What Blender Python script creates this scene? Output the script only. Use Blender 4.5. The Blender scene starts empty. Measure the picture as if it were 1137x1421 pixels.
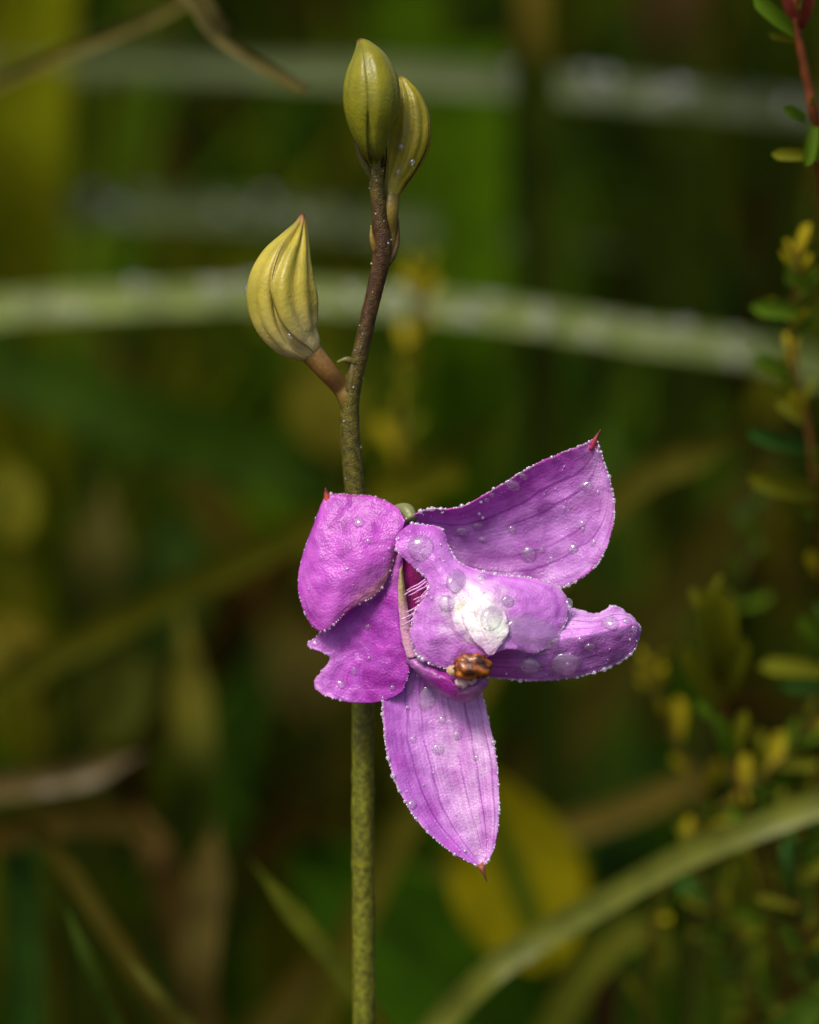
import bpy, math, random
from mathutils import Vector, Matrix, noise, Quaternion
random.seed(11)
sc = bpy.context.scene
COL = sc.collection

# ------------------------------------------------------------------ camera
W, H = 1137.0, 1421.0
D = 0.50                      # camera to flower, metres
VIEW_W = 0.096                # width of the view at the flower
U = VIEW_W / W                # metres per photograph pixel at the flower
PITCH = math.radians(16.0)
HF = 0.32                     # height of the flower above the ground
FWD = Vector((0, math.cos(PITCH), -math.sin(PITCH)))
UPV = Vector((0, math.sin(PITCH), math.cos(PITCH)))
RGT = Vector((1, 0, 0))
CENTRE = Vector((0, 0, HF))
CAMP = CENTRE - FWD * D
cd = bpy.data.cameras.new('camera')
cam = bpy.data.objects.new('camera', cd)
COL.objects.link(cam)
cam.location = CAMP
cam.rotation_euler = (math.pi / 2 - PITCH, 0, 0)
cd.sensor_fit = 'HORIZONTAL'
cd.sensor_width = 24.0
cd.lens = 24.0 * D / VIEW_W
cd.clip_start = 0.01
cd.clip_end = 500.0
cd.dof.use_dof = True
cd.dof.focus_distance = D - 55 * U
cd.dof.aperture_fstop = 7.6
cd.dof.aperture_blades = 9
sc.camera = cam

# ------------------------------------------------------------------ sky and sun
SUN_EL, SUN_AZ = math.radians(60), math.radians(222)    # from above, over the camera's left shoulder
world = bpy.data.worlds.new('World')
sc.world = world
world.use_nodes = True
wn = world.node_tree
sky = wn.nodes.new('ShaderNodeTexSky')
sky.sky_type = 'NISHITA'
sky.sun_disc = False
sky.sun_elevation = SUN_EL
sky.sun_rotation = SUN_AZ
sky.air_density = 1.0
sky.dust_density = 4.0
sky.ozone_density = 1.0
bg = wn.nodes['Background']
wn.links.new(sky.outputs[0], bg.inputs['Color'])
bg.inputs['Strength'].default_value = 0.055
sun_d = bpy.data.lights.new('sun', 'SUN')
sun_d.energy = 1.5
sun_d.angle = math.radians(20)
sun_d.color = (1.0, 0.95, 0.87)
sun = bpy.data.objects.new('sun', sun_d)
COL.objects.link(sun)
sdir = Vector((math.sin(SUN_AZ) * math.cos(SUN_EL), math.cos(SUN_AZ) * math.cos(SUN_EL), math.sin(SUN_EL)))
sun.rotation_euler = sdir.to_track_quat('Z', 'Y').to_euler()
sun.location = (1, -1, 3)

sc.view_settings.view_transform = 'Standard'
sc.view_settings.look = 'None'
sc.view_settings.exposure = 1.3
sc.view_settings.gamma = 1.0
sc.view_settings.use_curve_mapping = False
sc.cycles.use_denoising = True

# ------------------------------------------------------------------ helpers: placing
def PX(x, y, d=0.0):
    """photograph pixel + distance d (in flower pixels) in front of the flower plane -> point"""
    dep = D - d * U
    k = VIEW_W / W / D * dep
    return CAMP + FWD * dep + RGT * ((x - W / 2) * k) - UPV * ((y - H / 2) * k)

def at(x, y, Y):
    """photograph pixel on the upright plane that stands Y metres behind the flower"""
    k = VIEW_W / W / D
    r = FWD + RGT * ((x - W / 2) * k) - UPV * ((y - H / 2) * k)
    return CAMP + r * ((Y - CAMP.y) / r.y)

def px_size(Y):
    return U * (Y - CAMP.y) / (-CAMP.y)

def cr(pts, u):
    n = len(pts)
    i = min(int(u), n - 2)
    f = u - i
    p1, p2 = pts[i], pts[i + 1]
    p0 = pts[i - 1] if i > 0 else tuple(2 * a - b for a, b in zip(p1, p2))
    p3 = pts[i + 2] if i + 2 < n else tuple(2 * a - b for a, b in zip(p2, p1))
    out = []
    for a, b, c, e in zip(p0, p1, p2, p3):
        out.append(0.5 * (2 * b + (c - a) * f + (2 * a - 5 * b + 4 * c - e) * f * f + (3 * b - a - 3 * c + e) * f ** 3))
    return tuple(out)

def spline(pts, n):
    pts = [tuple(p) for p in pts]
    return [cr(pts, i / (n - 1) * (len(pts) - 1)) for i in range(n)]

def sm(a, b, x):
    t = max(0.0, min(1.0, (x - a) / (b - a)))
    return t * t * (3 - 2 * t)

def mix(a, b, f):
    return tuple(x + (y - x) * f for x, y in zip(a, b))

def n3(x, y, z=0.0):
    return noise.noise(Vector((x, y, z)))

# ------------------------------------------------------------------ helpers: objects
def root_loc(o):
    while o.parent:
        o = o.parent
    return Vector(o.location)

def thing(name, label, cat, loc, group=None):
    o = bpy.data.objects.new(name, None)
    COL.objects.link(o)
    o.empty_display_size = 0.01
    o.location = loc
    o['label'] = label
    o['category'] = cat
    if group:
        o['group'] = group
    return o

def tag(o, label, cat, group=None, kind=None):
    o['label'] = label
    if cat:
        o['category'] = cat
    if group:
        o['group'] = group
    if kind:
        o['kind'] = kind
    return o

def build(name, V, F, mat, parent=None, origin=None, colors=None, uvs=None, thick=0.0, smooth=True):
    """one mesh object; V are world points"""
    if parent is not None:
        org = root_loc(parent)
    else:
        org = Vector(origin) if origin is not None else Vector((0, 0, 0))
    me = bpy.data.meshes.new(name)
    me.from_pydata([tuple(Vector(v) - org) for v in V], [], F)
    if smooth:
        me.polygons.foreach_set('use_smooth', [True] * len(me.polygons))
    if colors is not None:
        ca = me.color_attributes.new('pig', 'FLOAT_COLOR', 'POINT')
        buf = []
        for c in colors:
            buf += [c[0], c[1], c[2], 1.0]
        ca.data.foreach_set('color', buf)
    if uvs is not None:
        ul = me.uv_layers.new(name='UVMap')
        buf = []
        for l in me.loops:
            buf += list(uvs[l.vertex_index])
        ul.data.foreach_set('uv', buf)
    me.materials.append(mat)
    me.update()
    o = bpy.data.objects.new(name, me)
    COL.objects.link(o)
    if parent is not None:
        o.parent = parent
    else:
        o.location = org
    if thick:
        m = o.modifiers.new('thickness', 'SOLIDIFY')
        m.thickness = thick
        m.offset = 0.0
    return o

def grid_faces(nu, nv, closed=False):
    F = []
    for i in range(nu - 1):
        for j in range(nv if closed else nv - 1):
            k = (j + 1) % nv
            F.append((i * nv + j, i * nv + k, (i + 1) * nv + k, (i + 1) * nv + j))
    return F

# ------------------------------------------------------------------ materials
def new_mat(name):
    m = bpy.data.materials.new(name)
    m.use_nodes = True
    nt = m.node_tree
    p = nt.nodes['Principled BSDF']
    return m, nt, p, nt.nodes['Material Output']

def N(nt, kind, **kw):
    n = nt.nodes.new(kind)
    for k, v in kw.items():
        setattr(n, k, v)
    return n

def ramp(nt, stops):
    r = N(nt, 'ShaderNodeValToRGB')
    e = r.color_ramp.elements
    e[0].position, e[0].color = stops[0][0], stops[0][1]
    e[1].position, e[1].color = stops[-1][0], stops[-1][1]
    for p, c in stops[1:-1]:
        x = e.new(p)
        x.color = c
    return r

def g(v):
    return (v, v, v, 1)

def mul_color(nt, a, b, fac=1.0):
    m = N(nt, 'ShaderNodeMix', data_type='RGBA', blend_type='MULTIPLY')
    m.inputs[0].default_value = fac
    nt.links.new(a, m.inputs[6])
    nt.links.new(b, m.inputs[7])
    return m.outputs[2]

def petal_material(name, veins=7.0, vein_strength=0.5, trans=0.28, rough=0.37, spark=1.0, streak=0.85):
    m, nt, p, out = new_mat(name)
    L = nt.links.new
    ca = N(nt, 'ShaderNodeVertexColor', layer_name='pig')
    tc = N(nt, 'ShaderNodeTexCoord')
    # pigment mottling
    n1 = N(nt, 'ShaderNodeTexNoise')
    n1.inputs['Scale'].default_value = 420
    n1.inputs['Detail'].default_value = 6
    L(tc.outputs['Object'], n1.inputs['Vector'])
    r1 = ramp(nt, [(0.3, (0.72, 0.55, 0.74, 1)), (0.5, (0.98, 0.96, 0.98, 1)), (0.72, (1.18, 1.35, 1.16, 1))])
    L(n1.outputs['Fac'], r1.inputs['Fac'])
    c = mul_color(nt, ca.outputs['Color'], r1.outputs['Color'])
    # fine pigment streaks along the petal
    mp = N(nt, 'ShaderNodeMapping')
    mp.inputs['Scale'].default_value = (46, 5, 1)
    L(tc.outputs['UV'], mp.inputs['Vector'])
    ns = N(nt, 'ShaderNodeTexNoise')
    ns.inputs['Scale'].default_value = 1.0
    ns.inputs['Detail'].default_value = 5
    ns.inputs['Roughness'].default_value = 0.65
    ns.inputs['Distortion'].default_value = 0.6
    L(mp.outputs[0], ns.inputs['Vector'])
    rs_ = ramp(nt, [(0.3, (0.80, 0.55, 0.82, 1)), (0.52, g(1.0)), (0.72, (1.16, 1.5, 1.14, 1))])
    L(ns.outputs['Fac'], rs_.inputs['Fac'])
    c = mul_color(nt, c, rs_.outputs['Color'], streak)
    # veins run along the petal: lines of constant u
    uv = N(nt, 'ShaderNodeSeparateXYZ')
    L(tc.outputs['UV'], uv.inputs[0])
    nz = N(nt, 'ShaderNodeTexNoise')
    nz.inputs['Scale'].default_value = 160
    nz.inputs['Detail'].default_value = 3
    L(tc.outputs['Object'], nz.inputs['Vector'])
    mz = N(nt, 'ShaderNodeMath', operation='MULTIPLY_ADD')
    L(nz.outputs['Fac'], mz.inputs[0])
    mz.inputs[1].default_value = 0.12
    L(uv.outputs['X'], mz.inputs[2])
    ms = N(nt, 'ShaderNodeMath', operation='MULTIPLY')
    L(mz.outputs[0], ms.inputs[0])
    ms.inputs[1].default_value = veins
    fr = N(nt, 'ShaderNodeMath', operation='PINGPONG')
    L(ms.outputs[0], fr.inputs[0])
    fr.inputs[1].default_value = 0.5
    rv = ramp(nt, [(0.0, g(1)), (0.04, g(0.8)), (0.10, g(0.0))])
    L(fr.outputs[0], rv.inputs['Fac'])
    # veins fade in and out
    n2 = N(nt, 'ShaderNodeTexNoise')
    n2.inputs['Scale'].default_value = 130
    L(tc.outputs['Object'], n2.inputs['Vector'])
    r2 = ramp(nt, [(0.30, g(0.15)), (0.5, g(1.0))])
    L(n2.outputs['Fac'], r2.inputs['Fac'])
    vm = N(nt, 'ShaderNodeMath', operation='MULTIPLY')
    L(rv.outputs['Color'], vm.inputs[0])
    L(r2.outputs['Color'], vm.inputs[1])
    rn = N(nt, 'ShaderNodeMath', operation='ROUND')
    L(ms.outputs[0], rn.inputs[0])
    wh = N(nt, 'ShaderNodeTexWhiteNoise', noise_dimensions='1D')
    L(rn.outputs[0], wh.inputs['W'])
    wr_ = N(nt, 'ShaderNodeMath', operation='MULTIPLY_ADD')
    L(wh.outputs['Value'], wr_.inputs[0])
    wr_.inputs[1].default_value = vein_strength
    wr_.inputs[2].default_value = 0.05
    vs = N(nt, 'ShaderNodeMath', operation='MULTIPLY')
    L(vm.outputs[0], vs.inputs[0])
    L(wr_.outputs[0], vs.inputs[1])
    mv = N(nt, 'ShaderNodeMix', data_type='RGBA')
    L(vs.outputs[0], mv.inputs[0])
    L(c, mv.inputs[6])
    dark = mul_color(nt, c, c, 0.0)
    md = N(nt, 'ShaderNodeMix', data_type='RGBA', blend_type='MULTIPLY')
    md.inputs[0].default_value = 1.0
    L(c, md.inputs[6])
    md.inputs[7].default_value = (0.50, 0.10, 0.56, 1)
    L(md.outputs[2], mv.inputs[7])
    col = mv.outputs[2]
    L(col, p.inputs['Base Color'])
    p.inputs['Roughness'].default_value = rough
    p.inputs['Specular IOR Level'].default_value = 0.45
    p.inputs['Sheen Weight'].default_value = 0.0
    # papillose cells and wet film: fine relief
    v = N(nt, 'ShaderNodeTexVoronoi')
    v.inputs['Scale'].default_value = 3600
    L(tc.outputs['Object'], v.inputs['Vector'])
    nb = N(nt, 'ShaderNodeTexNoise')
    nb.inputs['Scale'].default_value = 900
    nb.inputs['Detail'].default_value = 5
    L(tc.outputs['Object'], nb.inputs['Vector'])
    b1 = N(nt, 'ShaderNodeBump')
    b1.inputs['Strength'].default_value = 0.34 * spark
    b1.inputs['Distance'].default_value = 0.00016
    b1.invert = True
    L(v.outputs['Distance'], b1.inputs['Height'])
    b2 = N(nt, 'ShaderNodeBump')
    b2.inputs['Strength'].default_value = 0.12
    b2.inputs['Distance'].default_value = 0.0004
    L(nb.outputs['Fac'], b2.inputs['Height'])
    L(b1.outputs['Normal'], b2.inputs['Normal'])
    L(b2.outputs['Normal'], p.inputs['Normal'])
    t = N(nt, 'ShaderNodeBsdfTranslucent')
    L(col, t.inputs['Color'])
    L(b2.outputs['Normal'], t.inputs['Normal'])
    mx = N(nt, 'ShaderNodeMixShader')
    mx.inputs[0].default_value = trans
    L(p.outputs[0], mx.inputs[1])
    L(t.outputs[0], mx.inputs[2])
    L(mx.outputs[0], out.inputs['Surface'])
    return m

def leaf_material(name, col=None, var=0.35, rough=0.5, spec=0.3, trans=0.25, scale=300, attr=False, bump=0.3, gain=1.0):
    """plant tissue: pigment colour (or the 'pig' attribute) with mottling, fine lengthwise fibres, some transmission"""
    m, nt, p, out = new_mat(name)
    L = nt.links.new
    tc = N(nt, 'ShaderNodeTexCoord')
    if attr:
        base = N(nt, 'ShaderNodeVertexColor', layer_name='pig').outputs['Color']
    else:
        rgb = N(nt, 'ShaderNodeRGB')
        rgb.outputs[0].default_value = (*col, 1)
        base = rgb.outputs[0]
    n1 = N(nt, 'ShaderNodeTexNoise')
    n1.inputs['Scale'].default_value = scale
    n1.inputs['Detail'].default_value = 5
    L(tc.outputs['Object'], n1.inputs['Vector'])
    r1 = ramp(nt, [(0.28, g((1 - var) * gain)), (0.5, g(gain)), (0.75, ((1 + var * 1.2) * gain, (1 + var) * gain, (1 + var * 0.4) * gain, 1))])
    L(n1.outputs['Fac'], r1.inputs['Fac'])
    c = mul_color(nt, base, r1.outputs['Color'])
    L(c, p.inputs['Base Color'])
    p.inputs['Roughness'].default_value = rough
    p.inputs['Specular IOR Level'].default_value = spec
    b = N(nt, 'ShaderNodeBump')
    b.inputs['Strength'].default_value = bump
    b.inputs['Distance'].default_value = 0.0004
    n2 = N(nt, 'ShaderNodeTexNoise')
    n2.inputs['Scale'].default_value = scale * 5
    n2.inputs['Detail'].default_value = 4
    L(tc.outputs['Object'], n2.inputs['Vector'])
    L(n2.outputs['Fac'], b.inputs['Height'])
    L(b.outputs['Normal'], p.inputs['Normal'])
    if trans > 0:
        t = N(nt, 'ShaderNodeBsdfTranslucent')
        L(c, t.inputs['Color'])
        mx = N(nt, 'ShaderNodeMixShader')
        mx.inputs[0].default_value = trans
        L(p.outputs[0], mx.inputs[1])
        L(t.outputs[0], mx.inputs[2])
        L(mx.outputs[0], out.inputs['Surface'])
    return m

def water_material(name='water', clear=0.38, white_fill=0.075):
    """clear water: refraction, pale diffuse colour standing in for gathered light, and a raised sky reflection"""
    m, nt, p, out = new_mat(name)
    L = nt.links.new
    nt.nodes.remove(p)
    tc = N(nt, 'ShaderNodeTexCoord')
    n = N(nt, 'ShaderNodeTexNoise')
    n.inputs['Scale'].default_value = 500
    b = N(nt, 'ShaderNodeBump')
    b.inputs['Strength'].default_value = 0.05
    b.inputs['Distance'].default_value = 0.0002
    L(tc.outputs['Object'], n.inputs['Vector'])
    L(n.outputs['Fac'], b.inputs['Height'])
    gl = N(nt, 'ShaderNodeBsdfGlass')
    gl.inputs['IOR'].default_value = 1.333
    gl.inputs['Roughness'].default_value = 0.0
    L(b.outputs['Normal'], gl.inputs['Normal'])
    tp = N(nt, 'ShaderNodeBsdfTransparent')
    tl = N(nt, 'ShaderNodeBsdfDiffuse')
    tl.inputs['Color'].default_value = (0.92, 0.84, 0.97, 1)  # pale lilac stands in for light gathered inside the drop
    m1 = N(nt, 'ShaderNodeMixShader')
    m1.inputs[0].default_value = clear
    L(gl.outputs[0], m1.inputs[1]); L(tp.outputs[0], m1.inputs[2])
    m2 = N(nt, 'ShaderNodeMixShader')
    m2.inputs[0].default_value = white_fill
    L(m1.outputs[0], m2.inputs[1]); L(tl.outputs[0], m2.inputs[2])
    gs = N(nt, 'ShaderNodeBsdfGlossy')
    gs.inputs['Roughness'].default_value = 0.08
    fr = N(nt, 'ShaderNodeFresnel')
    fr.inputs['IOR'].default_value = 1.8
    m3 = N(nt, 'ShaderNodeMixShader')
    gm = N(nt, 'ShaderNodeNewGeometry')
    ib = N(nt, 'ShaderNodeMath', operation='SUBTRACT')
    ib.inputs[0].default_value = 1.0
    L(gm.outputs['Backfacing'], ib.inputs[1])
    fb = N(nt, 'ShaderNodeMath', operation='MULTIPLY')
    L(fr.outputs[0], fb.inputs[0]); L(ib.outputs[0], fb.inputs[1])
    L(fb.outputs[0], m3.inputs[0]); L(m2.outputs[0], m3.inputs[1]); L(gs.outputs[0], m3.inputs[2])
    L(m3.outputs[0], out.inputs['Surface'])
    return m

def stem_material():
    m, nt, p, out = new_mat('stem_skin')
    L = nt.links.new
    tc = N(nt, 'ShaderNodeTexCoord')
    base = N(nt, 'ShaderNodeVertexColor', layer_name='pig').outputs['Color']
    n1 = N(nt, 'ShaderNodeTexNoise')
    n1.inputs['Scale'].default_value = 1500
    n1.inputs['Detail'].default_value = 6
    L(tc.outputs['Object'], n1.inputs['Vector'])
    r1 = ramp(nt, [(0.33, (0.5, 0.47, 0.45, 1)), (0.5, g(0.95)), (0.68, (1.6, 1.5, 1.1, 1))])
    L(n1.outputs['Fac'], r1.inputs['Fac'])
    c = mul_color(nt, base, r1.outputs['Color'])
    L(c, p.inputs['Base Color'])
    p.inputs['Roughness'].default_value = 0.45
    p.inputs['Specular IOR Level'].default_value = 0.35
    b = N(nt, 'ShaderNodeBump')
    b.inputs['Strength'].default_value = 0.45
    b.inputs['Distance'].default_value = 0.0002
    v = N(nt, 'ShaderNodeTexVoronoi')
    v.inputs['Scale'].default_value = 5200
    L(tc.outputs['Object'], v.inputs['Vector'])
    b.invert = True
    L(v.outputs['Distance'], b.inputs['Height'])
    L(b.outputs['Normal'], p.inputs['Normal'])
    return m

def ground_material():
    m, nt, p, out = new_mat('peat')
    L = nt.links.new
    tc = N(nt, 'ShaderNodeTexCoord')
    n1 = N(nt, 'ShaderNodeTexNoise')
    n1.inputs['Scale'].default_value = 14
    n1.inputs['Detail'].default_value = 9
    L(tc.outputs['Object'], n1.inputs['Vector'])
    r1 = ramp(nt, [(0.3, (0.012, 0.008, 0.003, 1)), (0.5, (0.035, 0.024, 0.008, 1)), (0.62, (0.03, 0.04, 0.006, 1)), (0.75, (0.06, 0.06, 0.012, 1))])
    L(n1.outputs['Fac'], r1.inputs['Fac'])
    L(r1.outputs['Color'], p.inputs['Base Color'])
    p.inputs['Roughness'].default_value = 0.85
    b = N(nt, 'ShaderNodeBump')
    b.inputs['Strength'].default_value = 0.8
    b.inputs['Distance'].default_value = 0.01
    n2 = N(nt, 'ShaderNodeTexNoise')
    n2.inputs['Scale'].default_value = 60
    n2.inputs['Detail'].default_value = 8
    L(tc.outputs['Object'], n2.inputs['Vector'])
    L(n2.outputs['Fac'], b.inputs['Height'])
    L(b.outputs['Normal'], p.inputs['Normal'])
    return m

M_PETAL = petal_material('petal_skin', veins=7.0, vein_strength=0.8)
M_SOFT = petal_material('soft_petal_skin', veins=6.0, vein_strength=0.3, trans=0.28)
M_LIP = petal_material('lip_skin', veins=5.0, vein_strength=0.35, trans=0.2, rough=0.34, streak=0.5)
M_THROAT = petal_material('throat_skin', veins=3.0, vein_strength=0.1, trans=0.15)
M_BUD = leaf_material('bud_skin', attr=True, var=0.16, rough=0.34, spec=0.45, trans=0.3, scale=500, bump=0.25)
M_STEM = stem_material()
M_WATER = water_material()
M_DEW = water_material('dew_water', 0.55, 0.30)
M_GRASS = leaf_material('grass_tissue', attr=True, var=0.3, rough=0.65, spec=0.03, trans=0.25, scale=120, gain=0.72)
M_WETGRASS = leaf_material('wet_grass_tissue', attr=True, var=0.25, rough=0.45, spec=0.25, trans=0.2, scale=200, gain=0.85)
M_HEATH = leaf_material('heath_tissue', attr=True, var=0.35, rough=0.55, spec=0.12, trans=0.25, scale=500, gain=0.98)

def tip_material():
    m, nt, p, out = new_mat('sepal_point_skin')
    L = nt.links.new
    base = N(nt, 'ShaderNodeVertexColor', layer_name='pig').outputs['Color']
    tc = N(nt, 'ShaderNodeTexCoord')
    n1 = N(nt, 'ShaderNodeTexNoise')
    n1.inputs['Scale'].default_value = 2500
    L(tc.outputs['Object'], n1.inputs['Vector'])
    r1 = ramp(nt, [(0.3, g(0.6)), (0.7, g(1.4))])
    L(n1.outputs['Fac'], r1.inputs['Fac'])
    L(mul_color(nt, base, r1.outputs['Color']), p.inputs['Base Color'])
    p.inputs['Roughness'].default_value = 0.35
    return m
M_TIP = tip_material()

def anther_material():
    m, nt, p, out = new_mat('anther_skin')
    L = nt.links.new
    tc = N(nt, 'ShaderNodeTexCoord')
    n1 = N(nt, 'ShaderNodeTexNoise')
    n1.inputs['Scale'].default_value = 900
    n1.inputs['Detail'].default_value = 5
    L(tc.outputs['Object'], n1.inputs['Vector'])
    r1 = ramp(nt, [(0.38, (0.035, 0.007, 0.001, 1)), (0.5, (0.20, 0.045, 0.002, 1)), (0.64, (0.46, 0.14, 0.006, 1)), (0.78, (0.58, 0.30, 0.04, 1))])
    L(n1.outputs['Fac'], r1.inputs['Fac'])
    L(r1.outputs['Color'], p.inputs['Base Color'])
    p.inputs['Roughness'].default_value = 0.42
    p.inputs['Coat Weight'].default_value = 0.25
    p.inputs['Coat Roughness'].default_value = 0.12
    b = N(nt, 'ShaderNodeBump')
    b.inputs['Strength'].default_value = 0.6
    b.inputs['Distance'].default_value = 0.0004
    L(n1.outputs['Fac'], b.inputs['Height'])
    L(b.outputs['Normal'], p.inputs['Normal'])
    return m
M_ANTHER = anther_material()

# ------------------------------------------------------------------ the ground
def make_ground():
    n = 90
    V, F = [], []
    def ax(i):
        t = i / (n - 1) * 2 - 1
        return math.copysign(abs(t) ** 3.2, t) * 120.0
    for i in range(n):
        for j in range(n):
            x, y = ax(i), ax(j) + 0.4
            r = math.hypot(x, y)
            z = (n3(x * 3, y * 3) * 0.025 + n3(x * 9, y * 9, 3) * 0.012) * min(1, 4 / (r + 1e-3)) - 0.012
            V.append((x, y, z))
    F = grid_faces(n, n)
    F = [tuple(reversed(f)) for f in F]
    o = build('ground', V, F, ground_material())
    o['kind'] = 'structure'
    o['label'] = 'dark damp peaty ground under the plants'
    return o
make_ground()

# ------------------------------------------------------------------ tubes and ribbons
def frames(P):
    """parallel-transport frames along a list of points"""
    T = []
    for i in range(len(P)):
        a = P[max(0, i - 1)]
        b = P[min(len(P) - 1, i + 1)]
        t = (b - a)
        T.append(t.normalized() if t.length > 1e-12 else Vector((0, 0, 1)))
    ref = Vector((0, -1, 0.2))
    s = T[0].cross(ref)
    if s.length < 1e-4:
        s = T[0].cross(Vector((1, 0, 0)))
    s.normalize()
    out = []
    for t in T:
        s = (s - t * s.dot(t)).normalized()
        out.append((t, s, t.cross(s)))
    return out

def tube_data(P, R, seg=12, rough=0.0, cap=True, fr=300.0):
    P = [Vector(p) for p in P]
    fs = frames(P)
    V = []
    for (p, r, (t, s, b)) in zip(P, R, fs):
        for k in range(seg):
            a = 2 * math.pi * k / seg
            q = s * math.cos(a) + b * math.sin(a)
            rr = r
            if rough:
                w = (p + q * r) * fr
                rr = r * (1 + rough * noise.noise(w))
            V.append(p + q * rr)
    F = grid_faces(len(P), seg, closed=True)
    if cap:
        V.append(P[0]); V.append(P[-1])
        a, b_ = len(V) - 2, len(V) - 1
        o = (len(P) - 1) * seg
        for k in range(seg):
            F.append((a, (k + 1) % seg, k))
            F.append((b_, o + k, o + (k + 1) % seg))
    return V, F

def pt(name, pts, parent, mat, colf, n=24, seg=12, rough=0.0, origin=None):
    """tube through (px,py,d,r) points; r in flower pixels"""
    S = spline(pts, n)
    P = [PX(a, b, c) for a, b, c, r in S]
    R = [max(0.05, r) * U for a, b, c, r in S]
    V, F = tube_data(P, R, seg, rough)
    C = []
    for i in range(n):
        C += [colf(i / (n - 1), k / seg) for k in range(seg)]
    C += [colf(0, 0), colf(1, 0)]
    return build(name, V, F, mat, parent, origin, colors=C)

# ------------------------------------------------------------------ petals
SURF = {}
def petal(key, name, L, R, M=None, bulge=None, k=0.0, nu=90, nv=54, wr=(2.0, 1 / 40.), edge=1.2, col=None,
          mat=None, parent=None, thick=1.8, label=None, seed=0.0, k_edge=1 / 9.):
    n = len(L)
    if M is None:
        M = []
        for i in range(n):
            b = bulge[i] if isinstance(bulge, (list, tuple)) else (bulge or 0)
            M.append(tuple((a + c) / 2 for a, c in zip(L[i], R[i])))
            M[-1] = (M[-1][0], M[-1][1], M[-1][2] + b)
    V, C, UV, PXY = [], [], [], []
    for i in range(nu):
        u = i / (nu - 1) * (n - 1)
        l, m, r = cr(L, u), cr(M, u), cr(R, u)
        s = i / (nu - 1)
        for j in range(nv):
            t = j / (nv - 1)
            q = [l[x] * (1 - t) * (1 - 2 * t) + m[x] * 4 * t * (1 - t) + r[x] * t * (2 * t - 1) for x in range(3)]
            if k:
                if t < 0.5:
                    w = [l[x] + (m[x] - l[x]) * 2 * t for x in range(3)]
                else:
                    w = [m[x] + (r[x] - m[x]) * (2 * t - 1) for x in range(3)]
                q = [a + (b - a) * k for a, b in zip(q, w)]
            x, y, d = q
            e = sm(0.75, 1.0, abs(2 * t - 1))
            # wrinkles and a slightly uneven edge
            d += wr[0] * (n3(x * wr[1], y * wr[1], seed) * 1.6 + 0.5 * n3(x * wr[1] * 2.7, y * wr[1] * 2.7, seed + 5))
            d += e * edge * 2.0 * n3(x / 14, y / 14, seed + 9)
            ex = e * edge * n3(x * k_edge * 1.7, y * k_edge * 1.7, seed + 3)
            ey = e * edge * n3(x * k_edge * 1.7, y * k_edge * 1.7, seed + 14)
            x += ex; y += ey
            V.append(PX(x, y, d))
            PXY.append((x, y, d))
            UV.append((t, s))
            C.append(col(x, y, s, t))
    o = build(name, V, grid_faces(nu, nv), mat or M_PETAL, parent, colors=C, uvs=UV, thick=thick * U)
    if label:
        o['label'] = label
    SURF[key] = (V, PXY, nu, nv)
    return o

def surf_at(key, x, y):
    V, Q, nu, nv = SURF[key]
    best, bi = 1e18, 0
    for i, (a, b, d) in enumerate(Q):
        e = (a - x) ** 2 + (b - y) ** 2
        if e < best:
            best, bi = e, i
    i, j = divmod(bi, nv)
    i = min(max(i, 1), nu - 2); j = min(max(j, 1), nv - 2)
    a = V[(i + 1) * nv + j] - V[(i - 1) * nv + j]
    b = V[i * nv + j + 1] - V[i * nv + j - 1]
    nrm = a.cross(b)
    if nrm.length < 1e-14:
        nrm = -FWD
    nrm.normalize()
    if nrm.dot(FWD) > 0:
        nrm = -nrm
    return Vector(V[bi]), nrm

# petal colours (linear); the grey lilac is painted shade
MAG = (0.55, 0.055, 0.57)
LIL = (0.64, 0.25, 0.71)
PALE = (0.78, 0.48, 0.78)
DEEP = (0.36, 0.018, 0.36)
SHADE_LIL = (0.42, 0.22, 0.47)
TAN = (0.50, 0.22, 0.20)

base_pt = PX(506, 1421, -110)
ORG = Vector((base_pt.x + 0.002, base_pt.y + 0.03, 0.0))
orchid = thing('orchid', 'slender flowering orchid stalk with one open magenta bloom and three yellow green buds', 'orchid', ORG)

# stem: leans a little away from the camera towards its top
def sd(py):
    return 0.158 * (710 - py) - 26
stem_px = [(521, 214, 10), (523, 255, 10.5), (527, 300, 11), (531, 345, 13), (522, 395, 11.5), (510, 445, 11), (499, 495, 11.5), (489, 535, 13), (485, 570, 13.5),
           (487, 620, 14), (493, 685, 14.5), (498, 760, 15), (502, 860, 15), (504, 960, 15.5), (504, 1060, 16), (504, 1180, 16), (505, 1300, 16.2), (506, 1421, 16.5)]
S = spline([(a, b, sd(b), r) for a, b, r in stem_px], 150)
P = [PX(a, b, c) for a, b, c, r in S]
R = [r * U for a, b, c, r in S]
last = P[-1]
for i in range(1, 25):
    f = i / 24
    q = last.lerp(ORG + Vector((0, 0, -0.01)), f)
    q.y += 0.010 * math.sin(f * math.pi) * 0.4
    P.append(q); R.append(R[-1] * 1.003)
V, F = tube_data(P, R, 18, 0.07, True, 1800.0)
C = []
BRN, OLV, YGR = (0.055, 0.023, 0.006), (0.085, 0.072, 0.006), (0.125, 0.130, 0.006)
for i in range(len(P)):
    py = S[min(i, 149)][1]
    for k in range(18):
        c = mix(BRN, OLV, sm(430, 560, py))
        c = mix(c, YGR, sm(820, 1020, py))
        c = mix(c, YGR, 0.45 * sm(330, 210, py))
        nn = n3(P[i].x * 900 + k * 0.3, P[i].z * 400, 2)
        c = mix(c, (0.10, 0.085, 0.012), max(0, nn) * 0.55)
        C.append(c)
C += [C[0], C[-1]]
build('stem', V, F, M_STEM, orchid, colors=C)

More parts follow.
